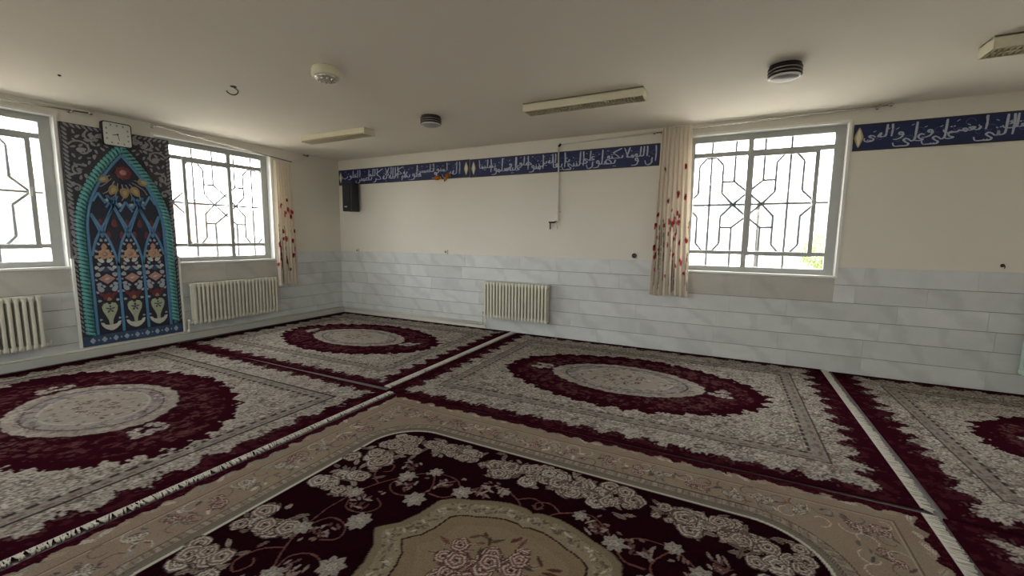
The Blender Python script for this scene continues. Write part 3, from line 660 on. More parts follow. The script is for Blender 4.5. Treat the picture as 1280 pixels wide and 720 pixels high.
MB().tube(smooth([(vx, -.093, .02), (vx, -.093, -.07), (vx-.02, -.07, -.105), (vx-.08, -.05, -.112)], 5), .010, 8).tube(smooth([(vx+.06, -.093, .0), (vx+.07, -.093, -.06), (vx+.02, -.08, -.135), (vx-.06, -.05, -.150)], 5), .010, 8).build('feed_pipe', M['pipe'], rad_b)
radiator('A', -2.70, 23, .0545, 'long cream column radiator under the window beside the flowered curtain')
radiator('A', -5.30, 21, .0545, 'cream column radiator under the window left of the arched tile panel', False)
radiator('B', 9.33, 18, .0545, 'pale green radiator end at the far end of the marble wall', False, SECW)
tp = thing('heating_pipe', 'thin cream heating pipe, upper of two, along the foot of the back wall', 'pipe', (0, 0, 0))
MB().tube([(.10, -.042, .105), (3.25, -.042, .105)], .011, 8).build('pipe_run', M['pipe'], tp)
for x in (.6, 1.5, 2.4): MB().box(x-.008, x+.008, -.045, -.012, .09, .12, .002).build('clip', M['pipe'], tp)
tp = thing('heating_pipe', 'thin cream heating pipe, lower of two, along the foot of the back wall', 'pipe', (0, 0, 0))
MB().tube([(.10, -.042, .068), (3.25, -.042, .068)], .011, 8).build('pipe_run', M['pipe'], tp)
tp = thing('heating_pipe', 'cream heating pipe lying on the ledge at the foot of the window wall', 'pipe', (0, 0, 0))
MB().tube([(.045, -6.1, .106), (.045, -.06, .106)], .011, 8).build('pipe_run', M['pipe'], tp)
for y in (-5.5, -4.0, -2.9, -1.2, -.5): MB().box(.02, .055, y-.008, y+.008, .094, .120, .002).build('clip', M['pipe'], tp)
tr = thing('radiator_riser', 'short cream riser pipe by the end of the long window radiator', 'pipe', (0.06, -2.745, .118))
MB().tube([(.03, 0, .0), (.033, 0, .115)], .012, 8).build('riser', M['pipe'], tr); MB().lathe([(0, 0), (.02, 0), (.02, .03), (0, .03)], 12, (.032, 0, .0)).build('collar', M['pipe'], tr)

# ------------------------------------------------------------------ curtains and rods
def curtain(wall, label, pts_top, pts_bot, ztop, zbot, folds, amp, seed, d0=-.12):
    # pts_*: (s_left, s_right) at the top and at the bottom
    w0, w1 = pts_top; v0, v1 = pts_bot; c = (w0+w1)/2
    t = wall_thing(wall, 'curtain', label, 'curtain', c, zbot, None)
    nu, nv = folds*14, 190; H = ztop-zbot; q = random.Random(seed)
    u = np.linspace(0, 1, nu); v = np.linspace(0, 1, nv); U, V = np.meshgrid(u, v)
    rs = np.random.RandomState(seed); ph = np.cumsum(.75+.5*rs.rand(folds+2)); uu = np.interp(U*folds, np.arange(folds+2), ph)
    gather = .55+.45*np.clip((1-V)*1.4, 0, 1)
    X = (w0+(w1-w0)*U)*V+(v0+(v1-v0)*U)*(1-V)-c + .006*np.sin(uu*2*PI*2+V*3)
    Yd = d0+amp*gather*np.sin(uu*2*PI+.5*np.sin(V*4+seed))+.012*np.sin(V*5+U*4) - (1-V)*.02
    Z = V*H+.010*np.sin(U*9+seed)*(V < .02)
    # printed cloth: ivory ground, red poppies on dark stems
    C = np.zeros(U.shape+(3,)); C[:] = (.80, .74, .65); cw = (v1-v0)*2.2
    Xc, Zc = U*cw, V*H
    def dab(x, z, r, col, a=.95, asp=1.0, rot=0):
        dx = Xc-x; dz = Zc-z; e = ((dx*math.cos(rot)+dz*math.sin(rot))/r)**2+((-dx*math.sin(rot)+dz*math.cos(rot))/(r*asp))**2
        m = (e < 1+.5*(vnoise(dx*1.0, dz*1.0, .02, seed)-.5))[..., None]*a; C[:] = C*(1-m)+np.array(col)*m
    for _ in range(int(13*cw)):
        x = q.uniform(0, cw); z0 = q.uniform(.05, .25)*H/2; z1 = q.uniform(.25, .55)*H; bend = q.uniform(-.06, .06)
        for k in range(40):
            f = k/39; 
            if q.random() < .9: dab(x+bend*f*f, z0+(z1-z0)*f, .0075, (.12, .08, .06), .8, 2.2)
    for _ in range(int(38*cw)):
        x = q.uniform(0, cw); z = H*min(.93, max(.12, q.gauss(.40, .17))); r = q.uniform(.022, .044); red = q.choice([(.42, .03, .035), (.33, .02, .03), (.50, .09, .08)])
        for k in range(4): dab(x+q.uniform(-.6, .6)*r, z+q.uniform(-.6, .6)*r, r*q.uniform(.6, .9), red, .9, q.uniform(.6, 1), q.random()*3)
        dab(x, z, r*.3, (.05, .02, .02), .9)
    nvx = nu*nv; P = np.stack([X, Yd, Z], -1).reshape(-1, 3); i = np.arange(nvx).reshape(nv, nu); Fq = np.stack([i[:-1, :-1], i[:-1, 1:], i[1:, 1:], i[1:, :-1]], -1).reshape(-1, 4)
    me = bpy.data.meshes.new('cloth'); me.from_pydata(P.tolist(), [], Fq.tolist()); me.update()
    at = me.color_attributes.new('Col', 'FLOAT_COLOR', 'POINT'); CC = np.ones((nvx, 4), dtype=np.float32); CC[:, :3] = C.reshape(-1, 3); at.data.foreach_set('color', CC.ravel())
    me.materials.append(M['curtain']); me.polygons.foreach_set('use_smooth', np.ones(len(Fq), dtype=bool))
    o = link('cloth', me, t); sd = o.modifiers.new('thickness', 'SOLIDIFY'); sd.thickness = .0015
    hb = MB(); hb.box(w0-c, w1-c, d0-.008, d0+.008, H-.002, H+.012, .003); hb.build('heading_tape', M['white'], t)
    return t
curtain('A', 'ivory curtain with red poppies hanging over the end of the long radiator', (-1.42, -1.12), (-1.44, -1.10), 2.665, .655, 6, .022, 4, -.175)
curtain('B', 'ivory pleated curtain with red poppies beside the window in the back wall', (5.925, 6.265), (5.865, 6.335), 2.855, .765, 8, .026, 9, -.150)

def rod(wall, label, p0, p1, brackets, fin=(True, True), r=.0095):
    t = wall_thing(wall, 'curtain_rod', label, 'curtain rod', 0, 0)
    a, b = Vector(p0), Vector(p1); MB().tube([a, b], r, 10).build('rod_tube', M['chrome'], t)
    for k, p in enumerate((a, b)):
        if not fin[k]: continue
        d = (b-a).normalized()*(-1 if k == 0 else 1); MB().tube([p, p+d*.01, p+d*.022, p+d*.036, p+d*.046], [.010, .017, .021, .016, .004], 12).build('finial', M['chrome'], t)
    for f in brackets:
        p = a+(b-a)*f; MB().tube([(p.x, p.y, p.z), (p.x, -.006, p.z+.004)], .006, 8).lathe([(0, -.008), (.02, -.008), (.022, 0), (0, 0)], 14, (p.x, 0, p.z+.004), 'Y').tube([(p.x+.014*math.cos(x), p.y, p.z+.014*math.sin(x)) for x in np.linspace(0, 2*PI, 14)], .004, 6).build('bracket', M['chrome'], t)
    return t
rb_ = rod('B', 'chrome curtain rod over the window in the back wall', (5.84, -.082, 2.825), (8.12, -.082, 2.875), (.03, .97))
for k in range(9): MB().tube([(5.94+k*.038+.0, -.082+.016*math.cos(x), 2.827+.016*math.sin(x)) for x in np.linspace(0, 2*PI, 14)], .0025, 6).build('curtain_ring', M['chrome'], rb_)
rod('A', 'chrome curtain rod over the window left of the arched tile panel', (-5.5, -.10, 2.755), (-3.60, -.10, 2.85), (.03, .93))
rd = rod('A', 'white curtain rod that has come loose and slopes down over the long radiator window', (-2.96, -.10, 2.855), (-1.10, -.17, 2.695), (.005,), (True, False))
MB().tube([(-1.10, -.17, 2.695), (-.95, -.12, 2.77), (-.72, -.05, 2.885)], .0025, 6).build('loose_cord', M['white'], rd)
hk = wall_thing('A', 'rod_bracket', 'empty iron rod bracket at the top of the wall near the corner', 'bracket', -.70, 2.872)
MB().box(-.05, .05, -.022, 0, -.004, .012, .002).build('plate', M['iron'], hk); MB().tube([(.0, -.01, 0), (.0, -.06, 0), (.0, -.075, .015)], .006, 8).build('arm', M['iron'], hk)

# ------------------------------------------------------------------ inscription lettering (pen strokes)
def glyph(ch, pr, nx):
    # strokes in units of the alif height; the pen enters at (0,0) on the right and leaves to the left
    S = []; D = []
    if ch in 'اأإآ':
        if pr: S = [[(0, 0), (-.07, .01), (-.11, .12), (-.12, .6), (-.15, 1.0)]]; w = .19
        else: S = [[(-.07, 1.0), (-.05, .5), (-.08, -.02)]]; w = .18
        if ch == 'أ': S.append([(-.03, 1.14), (-.10, 1.18), (-.08, 1.10), (-.01, 1.09)])
    elif ch == 'ل':
        if nx: S = [[(-.03, 1.0), (-.05, .45), (-.08, .08), (-.20, 0)]]; w = .20
        else: S = [[(-.03, 1.0), (-.05, .25), (-.07, -.10), (-.20, -.25), (-.36, -.19), (-.42, .0)]]; w = .44
        if pr: S.append([(0, 0), (-.09, .05)])
    elif ch in 'بتنيئثپ' and nx:
        S = [[(0, 0) if pr else (-.02, .24), (-.05, .02 if pr else .10), (-.07, .20 if pr else .05), (-.10, .01), (-.19, 0)]]; w = .19
    elif ch in 'بتث':
        S = [[(0, 0) if pr else (-.02, .25), (-.05, .06), (-.14, -.04), (-.40, -.07), (-.58, .0), (-.63, .18)]]; w = .66
    elif ch == 'ن':
        S = [[(0, 0) if pr else (-.02, .22), (-.05, .08), (-.06, -.10), (-.18, -.27), (-.36, -.22), (-.44, .04)]]; w = .46
    elif ch in 'يى':
        S = [[(0, 0), (-.08, .10), (-.18, .15), (-.26, .08), (-.18, -.03), (-.08, -.12), (-.14, -.27), (-.36, -.31), (-.58, -.2), (-.64, -.02)]]; w = .60
    elif ch in 'سش':
        p = [(0, 0) if pr else (-.01, .2)]
        for k in range(3): p += [(-.05-k*.12, .03), (-.08-k*.12, .19), (-.11-k*.12, .02)]
        if nx: S = [p+[(-.46, 0)]]; w = .46
        else: S = [p+[(-.40, -.12), (-.52, -.27), (-.70, -.2), (-.76, .05)]]; w = .78
    elif ch in 'صض':
        S = [[(0, 0), (-.05, .02), (-.16, .20), (-.32, .28), (-.41, .18), (-.34, .04), (-.14, .0), (-.04, .01)], [(-.14, 0), (-.40, 0), (-.45, .17), (-.48, .0), (-.58, 0)]]; w = .58
    elif ch in 'طظ':
        S = [[(0, 0), (-.05, .02), (-.14, .16), (-.28, .22), (-.36, .14), (-.30, .03), (-.10, .0), (-.46, 0)], [(-.08, .95), (-.10, .03)]]; w = .44
    elif ch in 'عغ':
        if pr: S = [[(0, 0), (-.08, .08), (-.03, .20), (-.15, .22), (-.21, .17), (-.10, .05), (-.20, 0), (-.26, 0)]]; w = .26
        else: S = [[(-.05, .28), (-.15, .33), (-.25, .25), (-.22, .12), (-.08, .05), (-.2, .0), (-.32, 0)]]; w = .30
        if not nx: S[0] = S[0][:-1]+[(-.05, -.12), (-.10, -.3), (-.32, -.34), (-.44, -.22)]; w = .44
    elif ch in 'هة':
        if nx: S = [[(0, 0), (-.06, .12), (-.16, .25), (-.26, .18), (-.20, .04), (-.10, .06), (-.13, .16), (-.24, .02), (-.32, 0)]]; w = .32
        elif pr: S = [[(0, 0), (-.06, .02), (-.07, .26), (-.16, .20), (-.18, .06), (-.06, .01)]]; w = .20
        else: S = [[(-.10, .26), (-.02, .12), (-.08, .0), (-.19, .03), (-.20, .15), (-.10, .26)]]; w = .24
    elif ch in 'وق' and not nx or ch == 'و':
        S = [[(0, 0), (-.03, .08), (-.08, .24), (-.18, .22), (-.18, .09), (-.07, .07), (-.05, .0), (-.12, -.17), (-.28, -.28), (-.42, -.26)]]; w = .36
    elif ch in 'فق':
        S = [[(0, 0), (-.05, .03), (-.06, .18), (-.13, .26), (-.20, .17), (-.13, .06), (-.04, .05), (-.2, 0), (-.28, 0)]]; w = .28
    elif ch == 'م':
        if nx: S = [[(0, .02), (-.06, .14), (-.15, .14), (-.17, .03), (-.09, -.06), (-.05, .02), (-.2, 0), (-.25, 0)]]; w = .25
        else: S = [[(0, .02), (-.06, .14), (-.15, .12), (-.16, .02), (-.07, -.02), (-.12, -.02), (-.17, -.14), (-.17, -.38)]]; w = .22
    elif ch == 'ك':
        if nx: S = [[(.10, .92), (-.10, .80), (-.36, .62), (-.44, .52), (-.30, .36), (-.12, .14), (-.10, .02), (-.25, 0), (-.46, 0)]]; w = .46
        else: S = [[(-.03, 1.0), (-.05, .3), (-.08, .02), (-.24, -.05), (-.46, .0), (-.52, .16)], [(-.2, .36), (-.28, .42), (-.2, .28), (-.3, .24)]]; w = .54
        if pr: S.append([(0, 0), (-.10, .02)])
    elif ch in 'دذ':
        S = [[(0, 0) if pr else (-.05, .30), (-.06, .2), (-.14, .03), (-.06, -.03), (0, 0.0)] if pr else [(-.03, .32), (-.10, .22), (-.17, .05), (-.10, -.02), (.02, .0)]]; w = .22
        if pr: S = [[(0, 0), (-.10, .02), (-.06, .30), (-.12, .2), (-.18, .04), (-.08, .0)]]
    elif ch in 'رز':
        S = [[(0, 0) if pr else (-.02, .18), (-.05, .08), (-.07, -.08), (-.18, -.24), (-.34, -.28)]]; w = .24
    elif ch == 'ﻻ':
        S = [[(0, 0), (-.10, .02), (-.20, .25), (-.38, .98)] if pr else [(-.02, 1.0), (-.16, .45), (-.34, .06), (-.26, -.03), (-.10, .0), (-.12, .2), (-.40, 1.0)]]; w = .40
        if pr: S.append([(-.02, 1.0), (-.12, .5), (-.22, .05), (-.10, .0)])
    else: w = .2
    cx = -w*.45
    for k, (dx, dz) in enumerate({'ب': [(0, -.22)], 'ت': [(-.05, .36), (.06, .38)], 'ن': [(0, .30)], 'ي': [(-.05, -.2), (.05, -.22)], 'ش': [(-.06, .34), (.06, .34), (0, .44)], 'ذ': [(.05, .50)], 'ز': [(.02, .32)], 'ق': [(-.04, .40), (.06, .42)], 'ف': [(0, .42)], 'ة': [(-.04, .4), (.05, .42)]}.get(ch, [])): D.append((cx+dx, dz))
    return S, D, w
NONJOIN = set('اأإآدذرزوﻻ')
def word_strokes(wd_):
    x = 0; S = []; D = []
    for i, ch in enumerate(wd_):
        pr = i > 0 and wd_[i-1] not in NONJOIN; nx = i < len(wd_)-1 and ch not in NONJOIN
        s, d, w = glyph(ch, pr, nx)
        S += [[(px+x, pz) for px, pz in st] for st in s]; D += [(px+x, pz) for px, pz in d]; x -= w + (0 if nx else .05)
    return S, D, -x
def inscription(name, label, s0, s1, z0, z1, words, marks=True, ends=(0, 0), seed=1):
    W, H = s1-s0, z1-z0; t = wall_thing('B', name, label, 'banner', (s0+s1)/2, z0, 'blue calligraphy panels along the back wall')
    MB().box(-W/2, W/2, -.010, -.001, 0, H, .002).build('panel_border', M['bannerb'], t)
    MB().box(-W/2+.012, W/2-.012, -.0125, -.010, .018, H-.018).build('panel_field', M['banner'], t)
    q = random.Random(seed); items = [word_strokes(w) for w in words]
    a0, a1 = -W/2+.03+ends[0], W/2-.035-ends[1]
    al = H*.70; k = (a1-a0)/(sum(it[2] for it in items)*al*.66); x = a1
    for i, (S, D, w) in enumerate(items):          # two interlaced tiers, read from the right
        low = i % 2 == 0; bz = H*(.235 if low else .47); av = al if low else H*.47; kx = k*(1 if low else .92)
        mb = MB(); lim = .024
        for st in S:
            P = smooth([(min(a1, max(a0-.02, x+px*al*kx)), max(lim, min(H-lim, bz+pz*av))) for px, pz in st], 6)
            n = len(P); ws = [.0195*(.62+.4*math.sin(PI*min(1, (j+1.5)/(n*.6))) if j < n*.5 else 1-.45*(j-n*.5)/(n*.5)) for j in range(n)]
            mb.strip(P, ws, -.0165 if low else -.0158, -.0125, nib=math.radians(-20))
        for dx, dz in D:
            cx, cz = x+dx*al*kx, min(H-.03, max(.03, bz+dz*av)); r = .0085; mb.prism([(cx-r, cz), (cx, cz-r*.8), (cx+r, cz), (cx, cz+r*.8)], -.0165, -.0125)
        mb.build('word', M['letter'], t); x -= w*al*kx*.66
    # small vowel marks and faint background vine
    vm = MB(); x = a0+.05
    while x < a1-.03:
        z = q.uniform(.60, .86)*H; a = q.choice([.5, .7, -.5]); vm.strip([(x, z), (x+.022, z+.022*a)], .006, -.0150, -.0125); x += q.uniform(.07, .13)
    vm.build('vowel_marks', M['letter'], t)['kind'] = 'stuff'
    vb = MB(); x = a0+.04; 
    while x < a1-.04:
        c0 = (x, H*q.uniform(.3, .75)); pts = [(c0[0]+math.cos(t_)*(.045-.006*t_), min(H-.025, max(.025, c0[1]+math.sin(t_)*(.045-.006*t_)))) for t_ in np.linspace(0, 5.5, 16)]; vb.strip(pts, .0045, -.0132, -.0125); x += .075
    vb.build('background_vine', M['vine'], t)['kind'] = 'stuff'
    def rosette(cx):
        for rx, rz_, yy, m in ((.040, .105, -.0136, 'gold'), (.022, .085, -.0150, 'creamp')):
            P = []
            for j in range(40):
                an = 2*PI*j/40; rr = 1-.22*abs(math.sin(2*an)); P.append((cx+rx*rr*math.cos(an), H/2+rz_*rr*math.sin(an)))
            MB().prism(P, yy, -.0125).build('cartouche', M[m], t)
    if ends[0] > .05: rosette(-W/2+ends[0]*.55)
    if ends[1] > .05: rosette(W/2-ends[1]*.45)
    return t
BZ0, BZ1 = 2.436, 2.717
inscription('inscription_panel', 'blue panel of white calligraphy above the black loudspeaker', .02, 2.975, BZ0, BZ1, ['الذين', 'آمنوا', 'و', 'تطمئن', 'قلوبهم', 'بذكر', 'الله', 'أﻻ', 'بذكر', 'الله', 'تطمئن', 'القلوب'], ends=(.10, .13), seed=2)
inscription('inscription_panel', 'blue panel of white calligraphy behind the gas pipe, ending at the pleated curtain', 2.985, 5.885, BZ0-.006, BZ1-.006, ['إن', 'الله', 'و', 'مﻻئكته', 'يصلون', 'على', 'النبي', 'يا', 'أيها', 'الذين', 'آمنوا', 'صلوا', 'عليه', 'و', 'سلموا', 'تسليما'], ends=(.13, 0), seed=3)
inscription('inscription_panel', 'blue panel of white calligraphy on the wall right of the back window', 7.872, 9.55, BZ0+.010, BZ1+.006, ['أشكر', 'نعمتك', 'التي', 'أنعمت', 'علي', 'و', 'على', 'والدي'], ends=(.085, 0), seed=4)

# ------------------------------------------------------------------ arched relief panel (prayer niche)
MH_S, MH_Z, MW, MHH = -3.318, .13, 1.04, 2.58
mh = wall_thing('A', 'arched_relief_panel', 'tall dark relief panel with turquoise rope arch and blue lattice between two windows', 'wall panel', MH_S, MH_Z)
Y0 = -.048                                    # face of the backing board
MB().box(-MW/2, MW/2, Y0, -.018, 0, MHH, .003).build('backing_board', M['slate'], mh)
for sx in (-1, 1): MB().box(sx*(MW/2+.012)-.012, sx*(MW/2+.012)+.012, Y0-.012, -.018, .0, 1.05, .003).build('edge_strip', M['white'], mh)
def arch(hw, zs, za, n=26, z0=.13):          # pointed arch outline, from lower left over the apex to lower right
    L = [(-hw, z0+(zs-z0)*k/8) for k in range(8)]
    c = []
    for k in range(n+1):
        t = (k/n)**.85; c.append((-hw*(1-t**2.05), zs+(za-zs)*t))
    R_ = [(-x, z) for x, z in reversed(c[:-1])]+[(-x, z) for x, z in reversed(L)]
    return L+c+R_
HW, ZS, ZA = .437, 1.36, 2.385
path = arch(HW, ZS, ZA)
# resample the arch and grow a twisted rope on it
def resample(P, step):
    d = [0]
    for a, b in zip(P[:-1], P[1:]): d.append(d[-1]+math.hypot(b[0]-a[0], b[1]-a[1]))
    n = int(d[-1]/step); s = np.linspace(0, d[-1], n); return list(zip(np.interp(s, d, [p[0] for p in P]), np.interp(s, d, [p[1] for p in P]))), s
def rope(P, r0, pitch, m, mcore):
    P, s = resample(P, .012); n = len(P)
    MB().tube([(x, Y0-.008, z) for x, z in P], r0*.72, 10).build('rope_core', mcore, mh)  # dark tube showing between strands as painted gap shade
    rb = MB(); L = s[-1]; K = 9
    for k in range(int(L/pitch)):
        s0 = (k+.5)*pitch; up = s0 < L/2; vs = []; fs = []
        for j in range(K):
            v = -1+2*j/(K-1); sc_ = s0+v*.020; cx, cz = np.interp(sc_, s, [p[0] for p in P]), np.interp(sc_, s, [p[1] for p in P])
            dx = np.interp(sc_+.01, s, [p[0] for p in P])-np.interp(sc_-.01, s, [p[0] for p in P]); dz = np.interp(sc_+.01, s, [p[1] for p in P])-np.interp(sc_-.01, s, [p[1] for p in P]); l = math.hypot(dx, dz) or 1; dx, dz = dx/l, dz/l
            px, pz = cx-dz*v*r0*1.30, cz+dx*v*r0*1.30; dep = math.sqrt(max(0, 1-v*v))*r0*1.05; hw = pitch*.455*(.6+.45*math.sqrt(max(0, 1-v*v)))
            for q_, e in ((-1, .35), (-.55, .85), (0, 1), (.55, .85), (1, .35)): vs.append((px+dx*hw*q_, Y0-.002-dep*e, pz+dz*hw*q_))
        fs = [(j*5+q_, j*5+q_+1, (j+1)*5+q_+1, (j+1)*5+q_) for j in range(K-1) for q_ in range(4)]
        rb.add(vs, fs, True)
    rb.build('rope_strands', m, mh)
inner = arch(HW-.055, ZS, ZA-.085)
MB().prism(inner, Y0-.006, Y0).build('arch_ground', M['navy'], mh)
MB().strip(smooth(arch(HW-.058, ZS, ZA-.09), 2), .026, Y0-.020, Y0).build('blue_edging', M['blue'], mh)
rope(path, .036, .047, M['teal'], M['tealdark'])
# foot band
fb = MB().box(-MW/2+.01, MW/2-.01, Y0-.010, Y0, .008, .122, .003).build('foot_band', M['band'], mh)
for k in range(9):
    cx = -.43+k*.1075; P = [(cx+.026*(1-.25*abs(math.sin(2*a)))*math.cos(a), .065+.034*(1-.25*abs(math.sin(2*a)))*math.sin(a)) for a in np.linspace(0, 2*PI, 24, endpoint=False)]
    MB().prism(P, Y0-.016, Y0-.010).build('medallion', M['paleblue'], fb)
    if k < 8: MB().prism([(cx+.045, .065), (cx+.054, .052), (cx+.063, .065), (cx+.054, .078)], Y0-.014, Y0-.010).build('lozenge', M['paleblue'], fb)
# blue lattice
def inside(x, z, hw=HW-.075):
    if z < ZS: return abs(x) < hw
    t = (z-ZS)/(ZA-.11-ZS)
    return t < 1 and abs(x) < hw*(1-t**2.05)
def lat(P, w=.020):
    P = [p for p in smooth(P, 8) if inside(*p)]
    if len(P) > 2: MB().strip(P, w, Y0-.022, Y0-.004).build('lattice_strip', M['blue'], mh)
BAY = .255
posts = [-.378, -.128, .128, .378]
for x in (-.128, .128): lat([(x, .135), (x, .6), (x, .98)], .024)
for x in (-.366, .366): lat([(x*.99, .135), (x*.99, .7), (x*.99, 1.35)], .020)
for x in posts+[-.63, .63]:
    for sg in (-1, 1): lat([(x, .95), (x+sg*.018, 1.08), (x+sg*.06, 1.25), (x+sg*.125, 1.40), (x+sg*.19, 1.54), (x+sg*.255, 1.69), (x+sg*.30, 1.80)])
for x in (-.253, 0.0, .253):
    for sg in (-1, 1): lat([(x, 1.30), (x+sg*.035, 1.42), (x+sg*.085, 1.56), (x+sg*.14, 1.70), (x+sg*.18, 1.80)], .016)
for k in range(-3, 4):
    x = k*.127; zp = 1.735+abs(k)*.045
    lat([(x-.064, zp-.12), (x-.03, zp-.06), (x, zp)]); lat([(x, zp), (x+.03, zp-.06), (x+.064, zp-.12)])
# raised motifs
def petal(cx, cz, L, W, rot, m, y=.014, name='leaf', par=None, tip=.0):
    P = []
    for j in range(20):
        a = 2*PI*j/20; u = math.cos(a)*L/2; v = math.sin(a)*W/2*(1-.35*math.cos(a)) ; P.append((cx+u*math.cos(rot)-v*math.sin(rot), cz+u*math.sin(rot)+v*math.cos(rot)))
    return MB().prism(P, Y0-y, Y0-.004).build(name, M[m], par or mh)
def rosette(cx, cz, R, n, m1, m2, y=.014, name='rosette'):
    P = [(cx+R*(.78+.22*abs(math.cos(n*a/2)))*math.cos(a), cz+R*(.78+.22*abs(math.cos(n*a/2)))*math.sin(a)) for a in np.linspace(0, 2*PI, 48, endpoint=False)]
    o = MB().prism(P, Y0-y, Y0-.004).build(name, M[m1], mh)
    MB().lathe([(0, -.008), (R*.3, -.006), (R*.42, .0), (0, 0)], 14, (cx, Y0-y, cz), 'Y').build('rosette_heart', M[m2], o); return o
def shape(name, pts, m, y=.016, par=None, sm=True):
    P = smooth(pts, 4) if sm else pts
    return MB().prism(P, Y0-y, Y0-.004).build(name, M[m], par or mh)
def sym(cx, cz, half):      # mirror a right-hand outline
    return [(cx+x, cz+z) for x, z in half]+[(cx-x, cz+z) for x, z in reversed(half)]
for bi, cx in enumerate((-.245, 0.0, .245)):
    cz = .135
    shape('bowl', sym(cx, cz+.03, [(.012, .0), (.05, .02), (.085, .06), (.098, .105), (.07, .10), (.055, .075), (.02, .068)]), 'bone', .018, None, False)
    v = shape('vase', sym(cx, cz+.10, [(.016, .0), (.018, .05), (.035, .10), (.066, .17), (.074, .225), (.055, .262), (.022, .272), (.012, .25)]), 'palegreen', .020, None, False)
    for k in range(5):
        a = PI/2+2*PI*k/5; petal(cx+.03*math.cos(a), cz+.292+.034*math.sin(a), .034, .016, a, 'band', .024, 'vase_leaf', v)
    MB().lathe([(0, -.006), (.010, -.004), (.012, 0), (0, 0)], 10, (cx, Y0-.020, cz+.292), 'Y').build('vase_rose', M['darkred'], v)
    petal(cx, cz+.445, .10, .10, PI/2, 'darkred', .016, 'flame_flower'); petal(cx, cz+.415, .045, .04, PI/2, 'ochre', .022, 'flame_heart')
    for s in (-1, 1):
        petal(cx+s*.062, cz+.475, .060, .036, PI/2-s*.8, 'darkred', .014); petal(cx+s*.07, cz+.545, .085, .050, PI/2-s*.55, 'paleblue', .015); petal(cx+s*.078, cz+.60, .05, .04, 0 if s > 0 else PI, 'paleblue', .014)
        petal(cx+s*.085, cz+.40, .034, .03, 0, 'paleblue', .013, 'bud'); petal(cx+s*.090, cz+.17, .026, .024, 0, 'paleblue', .013, 'bud')
        petal(cx+s*.080, cz+.715, .05, .05, s*.6, 'paleblue', .014, 'bud'); petal(cx+s*.042, cz+.785, .075, .032, PI/2+s*.9, 'paleblue', .015); petal(cx+s*.083, cz+.80, .042, .04, 0, 'bone', .013, 'bud')
        petal(cx+s*.042, cz+.885, .07, .036, PI/2-s*.9, 'bone', .015); petal(cx+s*.072, cz+.93, .045, .036, 0, 'peach', .013, 'bud')
        petal(cx+s*.022, cz+1.13, .035, .025, PI/2, 'paleblue', .013, 'bud')
    shape('diamond_flower', [(cx-.078, cz+.665), (cx-.03, cz+.625), (cx, cz+.600), (cx+.03, cz+.625), (cx+.078, cz+.665), (cx+.03, cz+.70), (cx, cz+.722), (cx-.03, cz+.70)], 'pink', .018, None, False)
    petal(cx, cz+.663, .05, .018, .3, 'bone', .022, 'flower_streak')  # pale bone petal laid across the pink diamond
    petal(cx, cz+.775, .06, .06, PI/2, 'band', .013, 'bud'); 
    rosette(cx, cz+.965, .064, 7, 'peach', 'pink', .018); petal(cx, cz+1.055, .07, .05, PI/2, 'pink', .014); petal(cx, cz+1.21, .05, .03, PI/2, 'darkred', .012)
for k in range(-2, 3):      # dark red drops between the lattice strips
    petal(k*.127, 1.47+.0*k, .10, .055, PI/2, 'darkred', .010, 'drop'); petal(k*.127+.064, 1.33 if abs(k) < 3 else 1.4, .09, .045, PI/2, 'darkred', .010, 'drop')
rosette(0, 2.085, .085, 8, 'darkred', 'pink', .022, 'crown_rosette')
for a in (-150, -118, -90, -62, -30):
    r = math.radians(a); cx, cz = .235*math.cos(r), 2.075+.235*math.sin(r)*1.0 + (.03 if abs(a+90) > 50 else 0)
    o = petal(cx, cz, .125, .085, r, 'ochre', .018, 'ochre_tile'); petal(cx, cz, .065, .04, r, 'gold', .022, 'tile_heart', o)
for k, a in enumerate(np.linspace(-158, -22, 8)):
    r = math.radians(a); cx, cz = .385*math.cos(r)*.92, 2.075+.385*math.sin(r)+ (.03 if abs(a+90) > 45 else 0)
    if inside(cx, cz): rosette(cx, cz, .028, 5, 'paleblue', 'bone', .012, 'small_flower')
for a in np.linspace(-165, -15, 10):
    r = math.radians(a)
    P = [(x_, z_) for x_, z_ in smooth([(.13*math.cos(r), 2.075+.13*math.sin(r)), (.26*math.cos(r+.12), 2.075+.26*math.sin(r+.12)), (.33*math.cos(r+.05), 2.075+.33*math.sin(r+.05))], 6) if inside(x_, z_)]
    if len(P) > 3: MB().strip(P, .010, Y0-.010, Y0-.004).build('ray_strip', M['arab'], mh)
